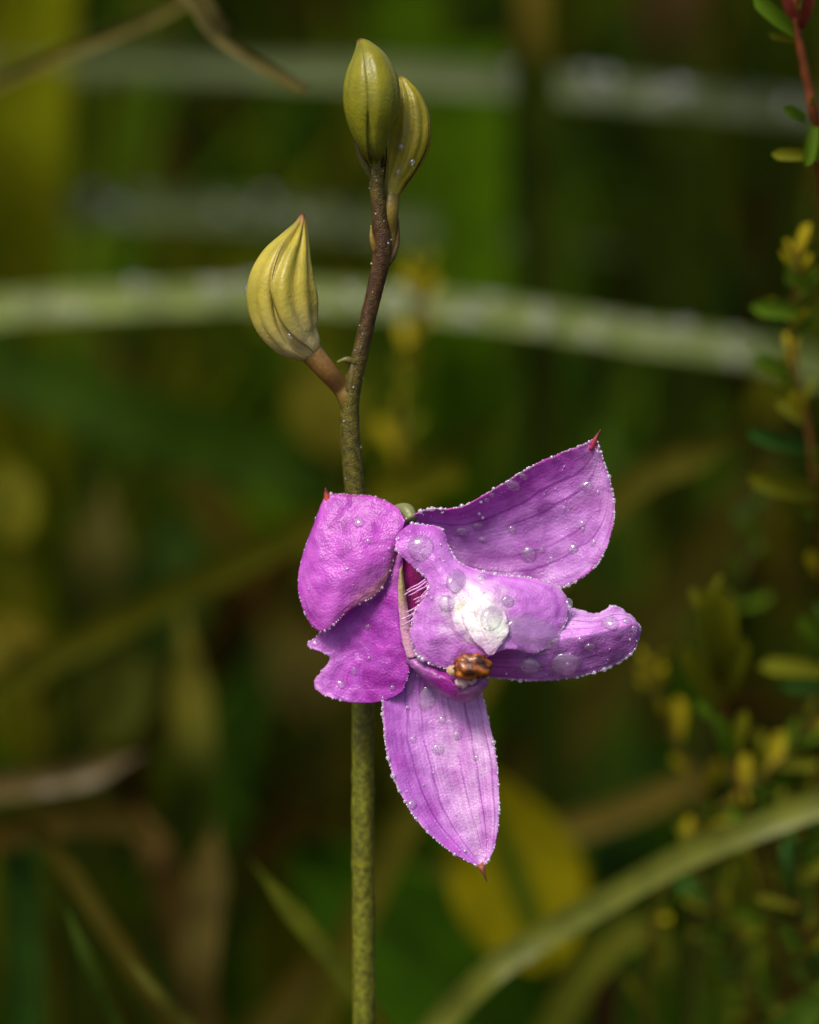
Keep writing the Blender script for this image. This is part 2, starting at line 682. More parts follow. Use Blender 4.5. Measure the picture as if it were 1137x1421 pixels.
# ---- upper right sepal
def col_rs(x, y, s, t):
    c = mix(LIL, SHADE_LIL, sm(0.35, 0.95, t) * sm(0.85, 0.1, s) * 0.9)  # lower base greyed: the lip's shade painted in
    c = mix(c, MAG, 0.85 * sm(0.42, 0.05, t))
    c = mix(c, MAG, 0.5 * sm(0.2, 0.0, s))
    c = mix(c, DEEP, 0.35 * sm(0.02, 0.08, n3(x / 38, y / 38, 1) - 0.1))
    c = mix(c, PALE, 0.35 * sm(0.6, 0.95, s))
    c = mix(c, (0.55, 0.08, 0.42), sm(0.95, 1.0, abs(2 * t - 1)) * 0.8)
    return mix(c, (0.38, 0.03, 0.10), sm(0.93, 1.0, s))
petal('rs', 'sepal',
      [(556, 724, 28), (590, 708, 26), (640, 703, 28), (690, 676, 36), (740, 646, 44), (785, 626, 48), (812, 616, 50), (828, 607, 50)],
      [(558, 738, 22), (590, 775, 6), (650, 808, -4), (720, 822, -2), (785, 814, 12), (834, 776, 30), (853, 702, 44), (828, 607, 50)],
      bulge=[-4, -16, -24, -26, -24, -20, -12, 0], wr=(2.6, 1 / 34.), col=col_rs, parent=orchid, label='broad upper right sepal with a red pointed tip', seed=1)
# ---- upper left sepal
def col_ls(x, y, s, t):
    c = mix(MAG, (0.60, 0.15, 0.60), 0.5 + 0.5 * n3(x / 26, y / 26, 7))
    c = mix(c, DEEP, 0.5 * sm(0.10, 0.3, n3(x / 20, y / 20, 2)) * sm(800, 720, y))
    c = mix(c, (0.62, 0.22, 0.55), 0.8 * sm(0.55, 1.0, t) * sm(0.62, 0.2, s))
    c = mix(c, TAN, 0.9 * sm(0.80, 0.97, t) * sm(0.55, 0.25, s))
    c = mix(c, (0.62, 0.10, 0.45), 0.75 * sm(0.93, 1.0, abs(2 * t - 1)))
    return mix(c, (0.55, 0.06, 0.10), sm(0.955, 1.0, s))
petal('ls', 'sepal',
      [(562, 724, 30), (553, 707, 22), (535, 695, 14), (512, 688, 8), (490, 687, 4), (473, 686, 2), (461, 686, 0), (453, 684, -2)],
      [(557, 738, 32), (547, 775, 34), (527, 820, 38), (487, 845, 42), (446, 877, 34), (420, 842, 20), (417, 785, 8), (453, 684, -2)],
      bulge=[2, 10, 17, 22, 22, 18, 9, 0], wr=(2.4, 1 / 32.), col=col_ls, mat=M_SOFT, parent=orchid, label='upper left sepal curling down, deep magenta with a red tip', seed=3)
# ---- lower left petal
def col_lp(x, y, s, t):
    c = mix((0.46, 0.085, 0.52), MAG, 0.5 + 0.6 * n3(x / 24, y / 24, 3))
    c = mix(c, DEEP, 0.75 * sm(-0.15, 0.3, n3(x / 22, y / 30, 11)) * sm(0.15, 0.5, t) * sm(0.12, 0.3, s))
    c = mix(c, (0.62, 0.22, 0.50), 0.7 * sm(0.3, 0.0, s))
    c = mix(c, LIL, 0.5 * sm(0.3, 0.0, t) * sm(0.3, 0.6, s))
    return mix(c, (0.66, 0.30, 0.62), 0.6 * sm(0.94, 1.0, 1 - t) * sm(0.3, 0.6, s))
petal('lp', 'petal',
      [(551, 748, 26), (541, 785, 20), (519, 826, 10), (475, 850, 4), (440, 883, 2), (427, 897, 4), (458, 913, 8), (437, 945, 6), (446, 963, 10), (476, 973, 14)],
      [(559, 746, 28), (558, 775, 30), (557, 805, 32), (556, 835, 34), (558, 860, 36), (560, 880, 38), (563, 900, 38), (567, 918, 38), (567, 936, 36), (560, 958, 30)],
      M=[(555, 747, 30), (550, 780, 32), (540, 816, 28), (522, 846, 20), (510, 875, 16), (508, 895, 16), (516, 912, 19), (515, 936, 22), (520, 955, 22), (526, 974, 22)],
      nu=110, wr=(2.6, 1 / 32.), edge=1.6, col=col_lp, mat=M_SOFT, parent=orchid, label='lower left petal with a deep notch in its ragged edge', seed=5)
# ---- lower sepal
def col_bs(x, y, s, t):
    c = mix(LIL, PALE, 0.75 * sm(0.28, 0.6, t) * sm(0.05, 0.4, s))
    c = mix(c, (0.50, 0.12, 0.60), 0.75 * sm(0.36, 0.10, t))  # left side painted darker, shade of the hollow put into the colour
    c = mix(c, (0.45, 0.10, 0.62), 0.55 * sm(0.92, 1.0, t) * sm(0.4, 0.6, s))
    c = mix(c, MAG, 0.35 * sm(0.1, 0.4, n3(x / 30, y / 50, 4)))
    c = mix(c, (0.80, 0.55, 0.80), 0.5 * sm(0.4, 0.6, t) * sm(0.8, 0.68, t) * sm(0.7, 0.92, s))  # painted bright patch low in the middle, where light falls
    c = mix(c, (0.70, 0.35, 0.66), 0.7 * sm(0.95, 1.0, abs(2 * t - 1)) * sm(0.75, 0.5, s))
    return mix(c, (0.45, 0.12, 0.16), sm(0.955, 1.0, s))
petal('bs', 'sepal',
      [(572, 905, 14), (534, 955, 20), (535, 1030, 34), (550, 1088, 44), (580, 1140, 50), (620, 1178, 53), (652, 1197, 54), (668, 1204, 54)],
      [(640, 905, 16), (664, 950, 26), (680, 1005, 36), (690, 1060, 46), (693, 1120, 52), (689, 1165, 54), (680, 1190, 54), (668, 1204, 54)],
      bulge=[-4, -10, -14, -16, -14, -9, -4, 0], wr=(2.0, 1 / 36.), col=col_bs, parent=orchid, label='long pointed lower sepal hanging down, beaded with dew', seed=7)
# ---- right petal, folded along its middle
def col_rp(x, y, s, t):
    c = mix(LIL, PALE, 0.4 * sm(0.5, 0.2, t))  # upper half paler: light from above put into the colour
    c = mix(c, (0.42, 0.13, 0.46), 0.6 * sm(0.52, 0.62, t))  # lower half darker: shade under the fold painted in
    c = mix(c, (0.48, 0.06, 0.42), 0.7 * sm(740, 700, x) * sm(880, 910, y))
    c = mix(c, (0.56, 0.12, 0.40), 0.5 * sm(0.05, 0.0, abs(t - 0.5)) * sm(0.5, 0.8, s))
    return mix(c, PALE, 0.5 * sm(0.93, 1.0, abs(2 * t - 1)))
petal('rp', 'petal',
      [(655, 850, 24), (735, 838, 30), (788, 843, 28), (828, 852, 30), (851, 841, 28), (876, 855, 34), (888, 871, 44)],
      [(664, 938, 34), (735, 945, 40), (786, 942, 38), (826, 933, 38), (858, 920, 40), (880, 902, 44), (888, 880, 46)],
      M=[(658, 900, 46), (735, 895, 64), (788, 886, 70), (828, 879, 70), (858, 871, 68), (880, 866, 62), (890, 875, 50)],
      k=0.6, wr=(2.2, 1 / 26.), edge=1.6, col=col_rp, parent=orchid, label='right petal folded lengthwise with a ragged wet tip', seed=9)
# ---- dark throat behind the lip, and its pale claw
def col_th(x, y, s, t):
    return mix((0.34, 0.004, 0.16), (0.46, 0.02, 0.36), sm(0.4, 0.9, t))
petal('th', 'throat',
      [(551, 752, 26), (556, 790, 22), (562, 830, 20), (566, 870, 22), (572, 905, 26)],
      [(585, 770, 34), (606, 800, 34), (618, 830, 34), (620, 870, 34), (618, 905, 34)],
      bulge=-8, nu=40, nv=30, wr=(1.0, 1 / 20.), col=col_th, mat=M_THROAT, parent=orchid, label='deep crimson throat behind the lip')
def col_cl(x, y, s, t):
    c = mix((0.36, 0.29, 0.10), (0.62, 0.30, 0.46), sm(0.15, 0.6, s) * 0.9 + 0.1 * t)
    return mix(c, (0.62, 0.42, 0.42), sm(0.3, 0.0, t) * 0.4)
petal('cl', 'claw',
      [(555, 790, 36), (553, 825, 38), (555, 860, 40), (559, 890, 42), (566, 914, 44)],
      [(558, 786, 34), (563, 825, 36), (569, 860, 40), (574, 890, 44), (578, 912, 46)],
      bulge=4, nu=40, nv=16, wr=(0.6, 1 / 20.), col=col_cl, mat=M_THROAT, parent=orchid, label='narrow pale greenish claw beside the throat')
# ---- column under the lip
def col_co(x, y, s, t):
    c = mix((0.46, 0.16, 0.46), (0.33, 0.018, 0.29), sm(0.12, 0.4, s))
    c = mix(c, (0.44, 0.20, 0.38), sm(0.5, 0.72, s) * (0.75 + 0.5 * n3(x / 9, y / 9, 2)))
    return mix(c, (0.50, 0.26, 0.42), 0.5 * sm(0.8, 1.0, t) * sm(0.2, 0.5, s))
column = petal('co', 'column',
      [(566, 908, 40), (584, 917, 46), (608, 927, 54), (632, 934, 62), (654, 938, 68), (670, 939, 72), (679, 946, 70)],
      [(564, 918, 38), (580, 934, 44), (602, 952, 52), (620, 966, 60), (641, 974, 66), (660, 968, 71), (675, 953, 70)],
      bulge=[4, 10, 15, 18, 20, 15, 4], nu=60, nv=36, wr=(2.2, 1 / 13.), edge=0.9, col=col_co, mat=M_LIP, parent=orchid, label='short magenta column tucked under the lip')
# ---- lip
def col_li(x, y, s, t):
    c = mix(LIL, (0.60, 0.17, 0.66), 0.5 + 0.5 * n3(x / 30, y / 30, 6))
    c = mix(c, MAG, 0.55 * sm(0.20, 0.0, s))
    c = mix(c, (0.58, 0.20, 0.68), 0.7 * sm(690, 740, x) * sm(830, 880, y))
    r = math.hypot((x - 658) / 52, (y - 846) / 46)
    c = mix(c, (0.90, 0.82, 0.84), 0.95 * sm(1.3, 0.25, r + 0.35 * n3(x / 14, y / 14, 4)))
    r2 = math.hypot((x - 643) / 16, (y - 843) / 22)
    c = mix(c, (0.72, 0.66, 0.38), 0.5 * sm(1.0, 0.2, r2))
    return mix(c, (0.74, 0.38, 0.72), 0.45 * sm(0.9, 1.0, abs(2 * t - 1)))
lip = petal('li', 'lip',
      [(551, 744, 56), (551, 764, 60), (574, 786, 66), (594, 806, 70), (593, 824, 72), (577, 848, 66), (570, 880, 62), (578, 907, 62), (606, 925, 66), (644, 927, 76), (668, 918, 86)],
      [(572, 727, 52), (612, 733, 50), (623, 758, 52), (640, 782, 54), (688, 797, 56), (742, 803, 56), (778, 817, 56), (790, 846, 58), (775, 882, 66), (744, 906, 74), (712, 899, 82)],
      M=[(561, 733, 60), (584, 750, 66), (602, 772, 74), (618, 796, 80), (636, 816, 86), (648, 830, 92), (660, 845, 95), (668, 862, 97), (677, 880, 97), (686, 897, 96), (692, 904, 95)],
      k=0.25, nu=120, nv=70, wr=(2.4, 1 / 30.), edge=1.4, col=col_li, mat=M_LIP, parent=orchid, label='broad front lip, lilac with a white centre and a narrow neck', seed=12)
# white flap folded over the centre of the lip
def col_fl(x, y, s, t):
    c = mix((0.90, 0.86, 0.84), (0.84, 0.60, 0.78), sm(0.5, 0.9, s))
    c = mix(c, (0.80, 0.52, 0.76), 0.7 * sm(0.75, 1.0, abs(2 * t - 1)))
    return mix(c, (0.76, 0.42, 0.66), 0.6 * sm(0.85, 1.0, s))
fl = petal('fl', 'fold',
      [(650, 834, 92), (640, 852, 95), (648, 874, 99), (658, 890, 101), (669, 900, 102), (680, 910, 101)],
      [(676, 830, 90), (697, 845, 93), (705, 862, 95), (706, 878, 97), (698, 891, 99), (684, 909, 101)],
      bulge=[4, 5, 5, 5, 3, 0], nu=40, nv=26, wr=(1.2, 1 / 14.), edge=1.4, col=col_fl, mat=M_LIP, parent=lip, label='white fold over the centre of the lip', seed=15)

# ---- red points at the sepal tips
def point(pts, cols):
    def f(s, a):
        return mix(cols[0], cols[1], sm(0.15, 0.9, s))
    pt('sepal_point', pts, orchid, M_TIP, f, n=16, seg=10)
point([(820, 624, 48, 3.5), (825, 613, 50, 4.0), (829, 605, 51, 2.4), (834, 596, 53, 0.5)], [(0.30, 0.02, 0.05), (0.14, 0.006, 0.006)])
point([(455, 698, 1, 3.5), (454, 690, 0, 4.2), (453, 684, 0, 3.4), (452, 677, 1, 1.0)], [(0.48, 0.06, 0.03), (0.07, 0.003, 0.004)])
point([(666, 1198, 54, 4.5), (669, 1205, 55, 4.2), (672, 1213, 55, 2.0), (676, 1224, 56, 0.5)], [(0.40, 0.12, 0.07), (0.06, 0.02, 0.012)])

# ---- anther, pollen and beard
def blob(name, c, r, parent, mat, amp=0.12, fr=0.11, seed=0, nu=20, nv=28, color=None):
    V = []
    for i in range(nu):
        a = math.pi * i / (nu - 1)
        for j in range(nv):
            b = 2 * math.pi * j / nv
            q = Vector((math.sin(a) * math.cos(b), math.cos(a), math.sin(a) * math.sin(b)))
            w = 1 + amp * n3(q.x * 2 + seed, q.y * 2, q.z * 2) + amp * 0.5 * n3(q.x * 5 + seed, q.y * 5, q.z * 5)
            V.append(PX(c[0] + q.x * r[0] * w, c[1] + q.y * r[1] * w, c[2] + q.z * r[2] * w))
    o = build(name, V, grid_faces(nu, nv, True), mat, parent, colors=[color] * len(V) if color else None)
    return o
an = blob('anther', (656, 926, 100), (26, 18, 16), column, M_ANTHER, 0.36, seed=2)
an['label'] = 'glossy orange brown anther cap'
blob('pollen_mass', (629, 931, 92), (9, 8, 7), column, M_LIP, 0.25, seed=4, nu=12, nv=16, color=(0.62, 0.42, 0.24))
blob('pollen_mass', (642, 947, 90), (11, 8, 6), column, M_LIP, 0.3, seed=6, nu=12, nv=16, color=(0.72, 0.46, 0.50))
blob('pollen_mass', (655, 944, 92), (7, 6, 5), column, M_LIP, 0.3, seed=8, nu=12, nv=16, color=(0.76, 0.50, 0.56))
rb = random.Random(5)
for i in range(18):
    f = i / 17
    x0, y0 = 588 + 8 * math.sin(f * 3.0) - 12 * f * f, 806 + 52 * f
    ln = rb.uniform(16, 34)
    an_ = math.radians(rb.uniform(118, 160))
    x1, y1 = x0 + math.cos(an_) * ln, y0 + math.sin(an_) * ln
    k = rb.uniform(-2.2, 2.2)
    pt('beard_hair', [(x0 + 4, y0 - 3, 66, 1.5), ((x0 * 2 + x1) / 3 + k, (y0 * 2 + y1) / 3, 60, 1.2), ((x0 + 2 * x1) / 3 - k * .6, (y0 + 2 * y1) / 3, 55, 1.05), (x1, y1, 50, 0.8)],
       lip, M_TIP, lambda s, a: mix((0.62, 0.22, 0.58), (0.76, 0.45, 0.70), s), n=10, seg=6)

# ---- ovary that joins flower and stem
pt('ovary', [(498, 775, -30, 9), (512, 745, -28, 10), (540, 718, -8, 11), (563, 709, 10, 11), (572, 722, 22, 8)], orchid, M_BUD,
   lambda s, a: (0.26, 0.27, 0.10), n=24, seg=14)

# ------------------------------------------------------------------ buds
def bud(label, axis, colf, ridge, parent, tw=0.0, grooves=(), sepals=((0.15, 2.2), (2.3, 2.1), (4.4, 2.0)), lift=2.0, seed=0, flat=0.9):
    """axis: (px,py,d,r); a plump body in three overlapping sepals"""
    n, seg = 44, 48
    S = spline(axis, n)
    P = [PX(a, b, c) for a, b, c, r in S]
    fs = frames(P)
    def ring(i, a, dr):
        t, s, b = fs[i]
        r = max(0.4, S[i][3])
        f = i / (n - 1)
        m = sm(0.0, 0.25, f) * sm(1.0, 0.7, f)
        rr = r * (1 + m * (0.035 * math.cos(ridge * (a + tw * f)) - 0.05 * (1 - abs(math.sin((ridge * 0.5) * (a + tw * f) + 0.7))) ** 4)) + dr
        rr += 0.9 * n3(a * 1.5 + seed, f * 6, seed)
        for (ga, gd, gw, gt) in grooves:
            da = (a - (ga + gt * (f - 0.5)) + math.pi) % (2 * math.pi) - math.pi
            rr -= gd * sm(0.05, 0.3, f) * sm(0.95, 0.65, f) * math.exp(-(da / gw) ** 2)
            rr += gd * 0.5 * sm(0.05, 0.3, f) * sm(0.95, 0.65, f) * math.exp(-((abs(da) - 0.3) / 0.16) ** 2)
        return P[i] + (s * math.cos(a) + b * (math.sin(a) * flat)) * rr * U
    V, C = [], []
    for i in range(n):
        for k in range(seg):
            a = 2 * math.pi * k / seg
            V.append(ring(i, a, 0))
            C.append(colf(i / (n - 1), a, 0))
    o = build('bud', V, grid_faces(n, seg, True), M_BUD, parent, colors=C)
    o['label'] = label
    for q, (a0, span) in enumerate(sepals):
        V, C = [], []
        m_ = 22
        for i in range(n):
            f = i / (n - 1)
            for k in range(m_):
                e = abs(2 * k / (m_ - 1) - 1)
                wd = span * (0.62 + 0.38 * sm(1.0, 0.45, f)) if f > 0.45 else span
                a = a0 + span / 2 + (k / (m_ - 1) - 0.5) * wd + 0.25 * (f - 0.5) * (1 if q % 2 else -1)
                V.append(ring(i, a, 0.5 + lift * (0.35 + 0.65 * e ** 3) * sm(0.0, 0.12, f) * sm(1.0, 0.9, f)))
                C.append(colf(f, a, 1 if e > 0.93 else 0.0))
        build('sepal', V, grid_faces(n, m_), M_BUD, o, colors=C, thick=1.2 * U)
    return o

def col_bl(f, a, e):
    c = mix((0.50, 0.41, 0.05), (0.58, 0.48, 0.19), sm(0.50, 0.85, f))
    c = mix(c, (0.30, 0.26, 0.03), 0.5 * sm(0.0, 0.4, n3(a * 2, f * 5, 3)) * sm(0.9, 0.5, f))
    c = mix((0.36, 0.18, 0.05), c, sm(0.04, 0.2, f))
    c = mix((0.14, 0.025, 0.012), c, sm(0.0, 0.07, f))
    return mix(c, (0.42, 0.28, 0.07), 0.5 * e)
dB = sd(400)
bud_l = bud('plump pale yellow bud with a brown tip on a side stalk',
    [(420, 297, dB - 6, 1.5), (417, 312, dB - 4, 7), (409, 334, dB, 19), (398, 364, dB + 4, 35), (391, 400, dB + 6, 45), (396, 437, dB + 6, 44), (410, 466, dB + 4, 34), (424, 481, dB + 2, 22), (432, 490, dB, 15)],
    col_bl, 5, orchid, tw=0.6, seed=2, sepals=((5.0, 2.2), (0.95, 2.0), (2.9, 2.15)), lift=2.6,
    grooves=((4.95, 6.0, 0.12, 0.5), (4.25, 3.2, 0.14, 0.1), (5.65, 1.6, 0.2, 0.5), (3.65, 2.0, 0.16, 0.0)))
pt('pedicel', [(424, 479, dB, 17), (438, 497, dB - 3, 16), (455, 517, dB - 6, 14), (472, 536, sd(535) - 2, 12.5), (482, 553, sd(550), 13), (486, 570, sd(570), 11)], orchid, M_BUD,
   lambda s, a: mix(mix((0.34, 0.20, 0.06), (0.26, 0.13, 0.03), sm(0, .35, s)), (0.17, 0.14, 0.018), sm(.5, 1, s)), n=24, seg=16, rough=0.06)
def col_bt(f, a, e):
    c = mix((0.27, 0.245, 0.008), (0.19, 0.195, 0.010), sm(0.3, 0.8, f))
    c = mix(c, (0.13, 0.14, 0.008), 0.5 * sm(0.0, 0.5, n3(a * 1.5, f * 3, 8)))
    c = mix((0.16, 0.02, 0.012), c, sm(0.0, 0.07, f))
    return mix(c, (0.17, 0.15, 0.016), 0.5 * e)
dT = sd(140) + 22
bud('upright olive green bud at the top of the stalk',
    [(499, 55, dT - 6, 2.5), (505, 66, dT - 3, 12), (512, 86, dT, 26), (516, 115, dT + 2, 36), (517, 145, dT + 2, 37), (516, 172, dT, 30), (517, 196, dT - 6, 20), (519, 215, sd(215) + 4, 12), (521, 230, sd(230), 9)],
    col_bt, 3, orchid, tw=0.2, seed=5, flat=1.0, sepals=((4.75, 2.2), (0.7, 2.1), (2.7, 2.1)), grooves=((4.72, 2.0, 0.2, 0.1),))
dK = sd(190) - 30
def col_bk(f, a, e):
    c = mix((0.34, 0.285, 0.010), (0.36, 0.30, 0.02), sm(0.2, 0.9, f))
    c = mix(c, (0.17, 0.15, 0.008), 0.6 * sm(0.0, 0.5, n3(a * 2.5, f * 4, 18)))
    c = mix((0.20, 0.13, 0.01), c, sm(0.0, 0.08, f))
    return mix(c, (0.30, 0.24, 0.03), 0.4 * e)
bud_b = bud('yellow green bud half hidden behind the topmost bud',
    [(556, 106, dK, 1.5), (559, 117, dK, 9), (564, 138, dK, 22), (567, 168, dK, 29.5), (565, 198, dK, 30), (557, 228, dK, 23), (548, 252, dK + 2, 15), (543, 272, dK + 4, 11)],
    col_bk, 5, orchid, tw=-0.4, seed=9, sepals=((3.6, 2.2), (5.7, 2.1), (1.5, 2.1)), grooves=((4.6, 2.5, 0.15, 0.4), (4.0, 2.0, 0.15, 0.2), (5.2, 2.5, 0.15, 0.3)))
pt('pedicel', [(544, 266, dK + 4, 11), (542, 295, dK + 8, 11), (541, 325, sd(325) - 12, 10), (537, 352, sd(352) - 4, 8)], orchid, M_BUD,
   lambda s, a: mix((0.22, 0.16, 0.02), (0.27, 0.19, 0.04), s), n=20, seg=14)
# bracts
def bract(pts, c0, c1, label=None):
    o = pt('bract', pts, orchid, M_BUD, lambda s, a: mix(c0, c1, sm(0.3, 1, s)), n=14, seg=10)
bract([(517, 250, sd(250), 5), (508, 232, sd(232) + 5, 6), (498, 210, sd(210) + 9, 4.5), (490, 180, sd(180) + 10, 0.8)], (0.09, 0.085, 0.02), (0.04, 0.02, 0.01))
bract([(529, 230, sd(230) + 2, 6), (529, 218, sd(218) + 6, 5), (530, 208, sd(208) + 10, 4), (531, 196, sd(196) + 12, 1)], (0.03, 0.012, 0.008), (0.05, 0.008, 0.01))
bract([(525, 356, sd(356), 5), (519, 340, sd(340) + 5, 4.5), (516, 328, sd(328) + 6, 3.2), (515, 312, sd(312) + 6, 0.6)], (0.26, 0.16, 0.03), (0.34, 0.24, 0.06))
bract([(537, 366, sd(366), 6), (547, 350, sd(350) - 5, 4.5), (552, 332, sd(332) - 8, 3.2), (553, 303, sd(303) - 8, 0.6)], (0.13, 0.08, 0.015), (0.07, 0.03, 0.015))
bract([(492, 503, sd(500) + 6, 6), (481, 499, sd(500) + 10, 4.5), (468, 503, sd(500) + 10, 2)], (0.14, 0.12, 0.02), (0.16, 0.17, 0.04))
bract([(486, 542, sd(540) + 6, 7), (489, 520, sd(520) + 9, 5), (489, 500, sd(500) + 9, 2)], (0.15, 0.11, 0.03), (0.22, 0.15, 0.05))
bract([(428, 496, dB + 2, 6), (442, 512, dB - 2, 5), (460, 530, dB - 6, 4)], (0.06, 0.02, 0.01), (0.16, 0.08, 0.02))

# ------------------------------------------------------------------ water drops
def dome(c, nrm, rx, ry, ang, hgt, seed):
    """a drop sitting on a surface; rx, ry in metres"""
    up = -FWD
    ex = (RGT - nrm * RGT.dot(nrm)).normalized()
    ey = nrm.cross(ex).normalized()
    ca, sa = math.cos(ang), math.sin(ang)
    fx, fy = ex * ca + ey * sa, ey * ca - ex * sa
    nu, nv = 12, 28
    V, F = [c + nrm * hgt], []
    for i in range(1, nu + 1):
        a = math.pi / 2 * i / nu
        for j in range(nv):
            b = 2 * math.pi * j / nv
            w = 1 + 0.07 * n3(math.cos(b) * 1.2 + seed, math.sin(b) * 1.2, seed * 3.1)
            V.append(c + (fx * (rx * math.cos(b)) + fy * (ry * math.sin(b))) * (math.sin(a) ** 0.92 * w) + nrm * (hgt * math.cos(a)))
    for j in range(nv):           # sunk rim
        b = 2 * math.pi * j / nv
        w = 1 + 0.07 * n3(math.cos(b) * 1.2 + seed, math.sin(b) * 1.2, seed * 3.1)
        V.append(c + (fx * (rx * math.cos(b)) + fy * (ry * math.sin(b))) * w * 0.9 - nrm * (min(rx, ry) * 0.3))
    V.append(c - nrm * (min(rx, ry) * 0.3))
    for j in range(nv):
        k = (j + 1) % nv
        F.append((0, 1 + j, 1 + k))
        for i in range(nu):
            F.append((1 + i * nv + j, 1 + (i + 1) * nv + j, 1 + (i + 1) * nv + k, 1 + i * nv + k))
        F.append((1 + nu * nv + j, len(V) - 1, 1 + nu * nv + k))
    return V, F

NAMES = {'rs': 'upper right sepal', 'ls': 'upper left sepal', 'lp': 'notched lower left petal', 'bs': 'hanging lower sepal', 'rp': 'folded right petal', 'li': 'lip', 'fl': 'white fold of the lip'}
DROPS = [  # px, py, rx, ry, angle, where, own label
    (584, 761, 18.5, 17.5, 20, 'li', 'large clear water drop on the narrow neck of the lip'),
    (632, 806, 13, 19, 18, 'li', 'long clear water drop on the lip below its neck'),
    (620, 836, 11.5, 11, 0, 'li', 'round water drop on the lip beside the bearded throat'),
    (703, 835, 9.5, 8.5, 0, 'li', 'round water drop on the lip right of its white centre'),
    (739, 880, 38, 23, 12, 'li', 'very large flat water drop on the right lobe of the lip'),
    (668, 803, 5, 5, 0, 'li', None),
    (790, 838, 6, 7, 0, 'li', None),
    (681, 858, 14, 18, 30, 'fl', 'bright water drop on the white centre of the lip'),
    (784, 921, 20, 17, 0, 'rp', 'large water drop on the underside of the folded right petal'),
    (735, 922, 15, 13, 0, 'rp', 'water drop on the folded right petal near the anther'),
    (847, 866, 13, 11, 30, 'rp', 'water drop on the upper face of the right petal tip'),
    (819, 897, 8, 6, 0, 'rp', None), (870, 862, 7, 6, 0, 'rp', None), (806, 888, 5, 4, 0, 'rp', None), (880, 873, 5, 5, 0, 'rp', None),
    (594, 968, 13, 21, 20, 'bs', 'large water drop near the base of the hanging lower sepal'),
    (614, 999, 6, 6, 0, 'bs', None), (636, 1021, 7, 6.5, 0, 'bs', None), (606, 1038, 9, 7.5, 0, 'bs', None), (574, 1028, 5, 5, 0, 'bs', None),
    (571, 1116, 6, 8, 30, 'bs', None), (660, 1050, 4, 4, 0, 'bs', None),
    (814, 675, 10, 6, -15, 'rs', 'oval water drop near the tip of the upper right sepal'),
    (732, 770, 11, 11, 0, 'rs', 'round water drop in the middle of the upper right sepal'),
    (713, 674, 12, 8, 35, 'rs', 'water drop hanging on the upper edge of the right sepal'),
    (808, 726, 6, 5, 0, 'rs', None), (764, 776, 4.5, 4.5, 0, 'rs', None), (641, 737, 9, 6, 0, 'rs', None), (712, 735, 6, 5, 0, 'rs', None),
    (671, 748, 6, 4, 0, 'rs', None), (794, 761, 8, 7, 0, 'rs', None), (822, 752, 5, 5, 0, 'rs', None), (754, 763, 5, 4, 0, 'rs', None), (665, 729, 8, 5, 0, 'rs', None),
    (728, 660, 7, 5, 35, 'rs', None), (684, 686, 5, 4, 30, 'rs', None), (675, 693, 4.5, 4, 30, 'rs', None), (836, 762, 4, 4, 0, 'rs', None),
    (498, 725, 9, 8, 40, 'ls', 'water drop on the upper left sepal'),
    (481, 789, 4, 3, 0, 'ls', None), (437, 722, 4, 9, -15, 'ls', None), (513, 751, 4, 4, 0, 'ls', None),
    (438, 893, 5, 4, 0, 'lp', None), (511, 869, 4.5, 4, 0, 'lp', None), (473, 950, 8, 5, 40, 'lp', None), (491, 932, 3.5, 7, 0, 'lp', None), (545, 955, 4, 4, 0, 'lp', None),
]
for i, (x, y, rx, ry, an_, key, lab) in enumerate(DROPS):
    c, nrm = surf_at(key, x, y)
    fx = max(0.45, (RGT - nrm * RGT.dot(nrm)).length)
    V, F = dome(c + nrm * U * 0.9, nrm, rx * U, ry * U, math.radians(-an_), min(rx, ry) * U * (0.62 if max(rx, ry) < 20 else 0.40), i * 0.7)
    o = build('water_drop', V, F, M_WATER, None, origin=c)
    if lab:
        tag(o, lab, 'water drop', 'water drops on the orchid')
    else:
        tag(o, 'tiny water drop clinging to the ' + NAMES[key] + ' of the orchid', 'water drop', 'tiny water drops on the ' + NAMES[key])
# drops on the buds and the stem
def ball_drop(x, y, d, r, lab, grp=None):
    V, F = [], []
    c = PX(x, y, d)
    nu, nv = 12, 18
    for i in range(nu):
        a = math.pi * i / (nu - 1)
        for j in range(nv):
            b = 2 * math.pi * j / nv
            V.append(c + (RGT * (math.sin(a) * math.cos(b)) + UPV * (math.cos(a) * 1.15) - FWD * (math.sin(a) * math.sin(b))) * r * U)
    o = build('water_drop', V, grid_faces(nu, nv, True), M_WATER, None, origin=c)
    tag(o, lab, 'water drop', grp or 'water drops on the orchid')
ball_drop(346, 402, dB + 6, 7.5, 'water drop bulging from the side of the pale left bud')
ball_drop(572, 225, dK + 24, 4.5, 'tiny water drop on the bud behind the topmost bud', 'tiny water drops on the rear bud')
ball_drop(557, 204, dK + 29, 4.5, 'tiny water drop on the bud behind the topmost bud', 'tiny water drops on the rear bud')
ball_drop(553, 238, dK + 21, 4.0, 'tiny water drop on the bud behind the topmost bud', 'tiny water drops on the rear bud')
ball_drop(403, 466, dB + 36, 5, 'small water drop low on the pale left bud')

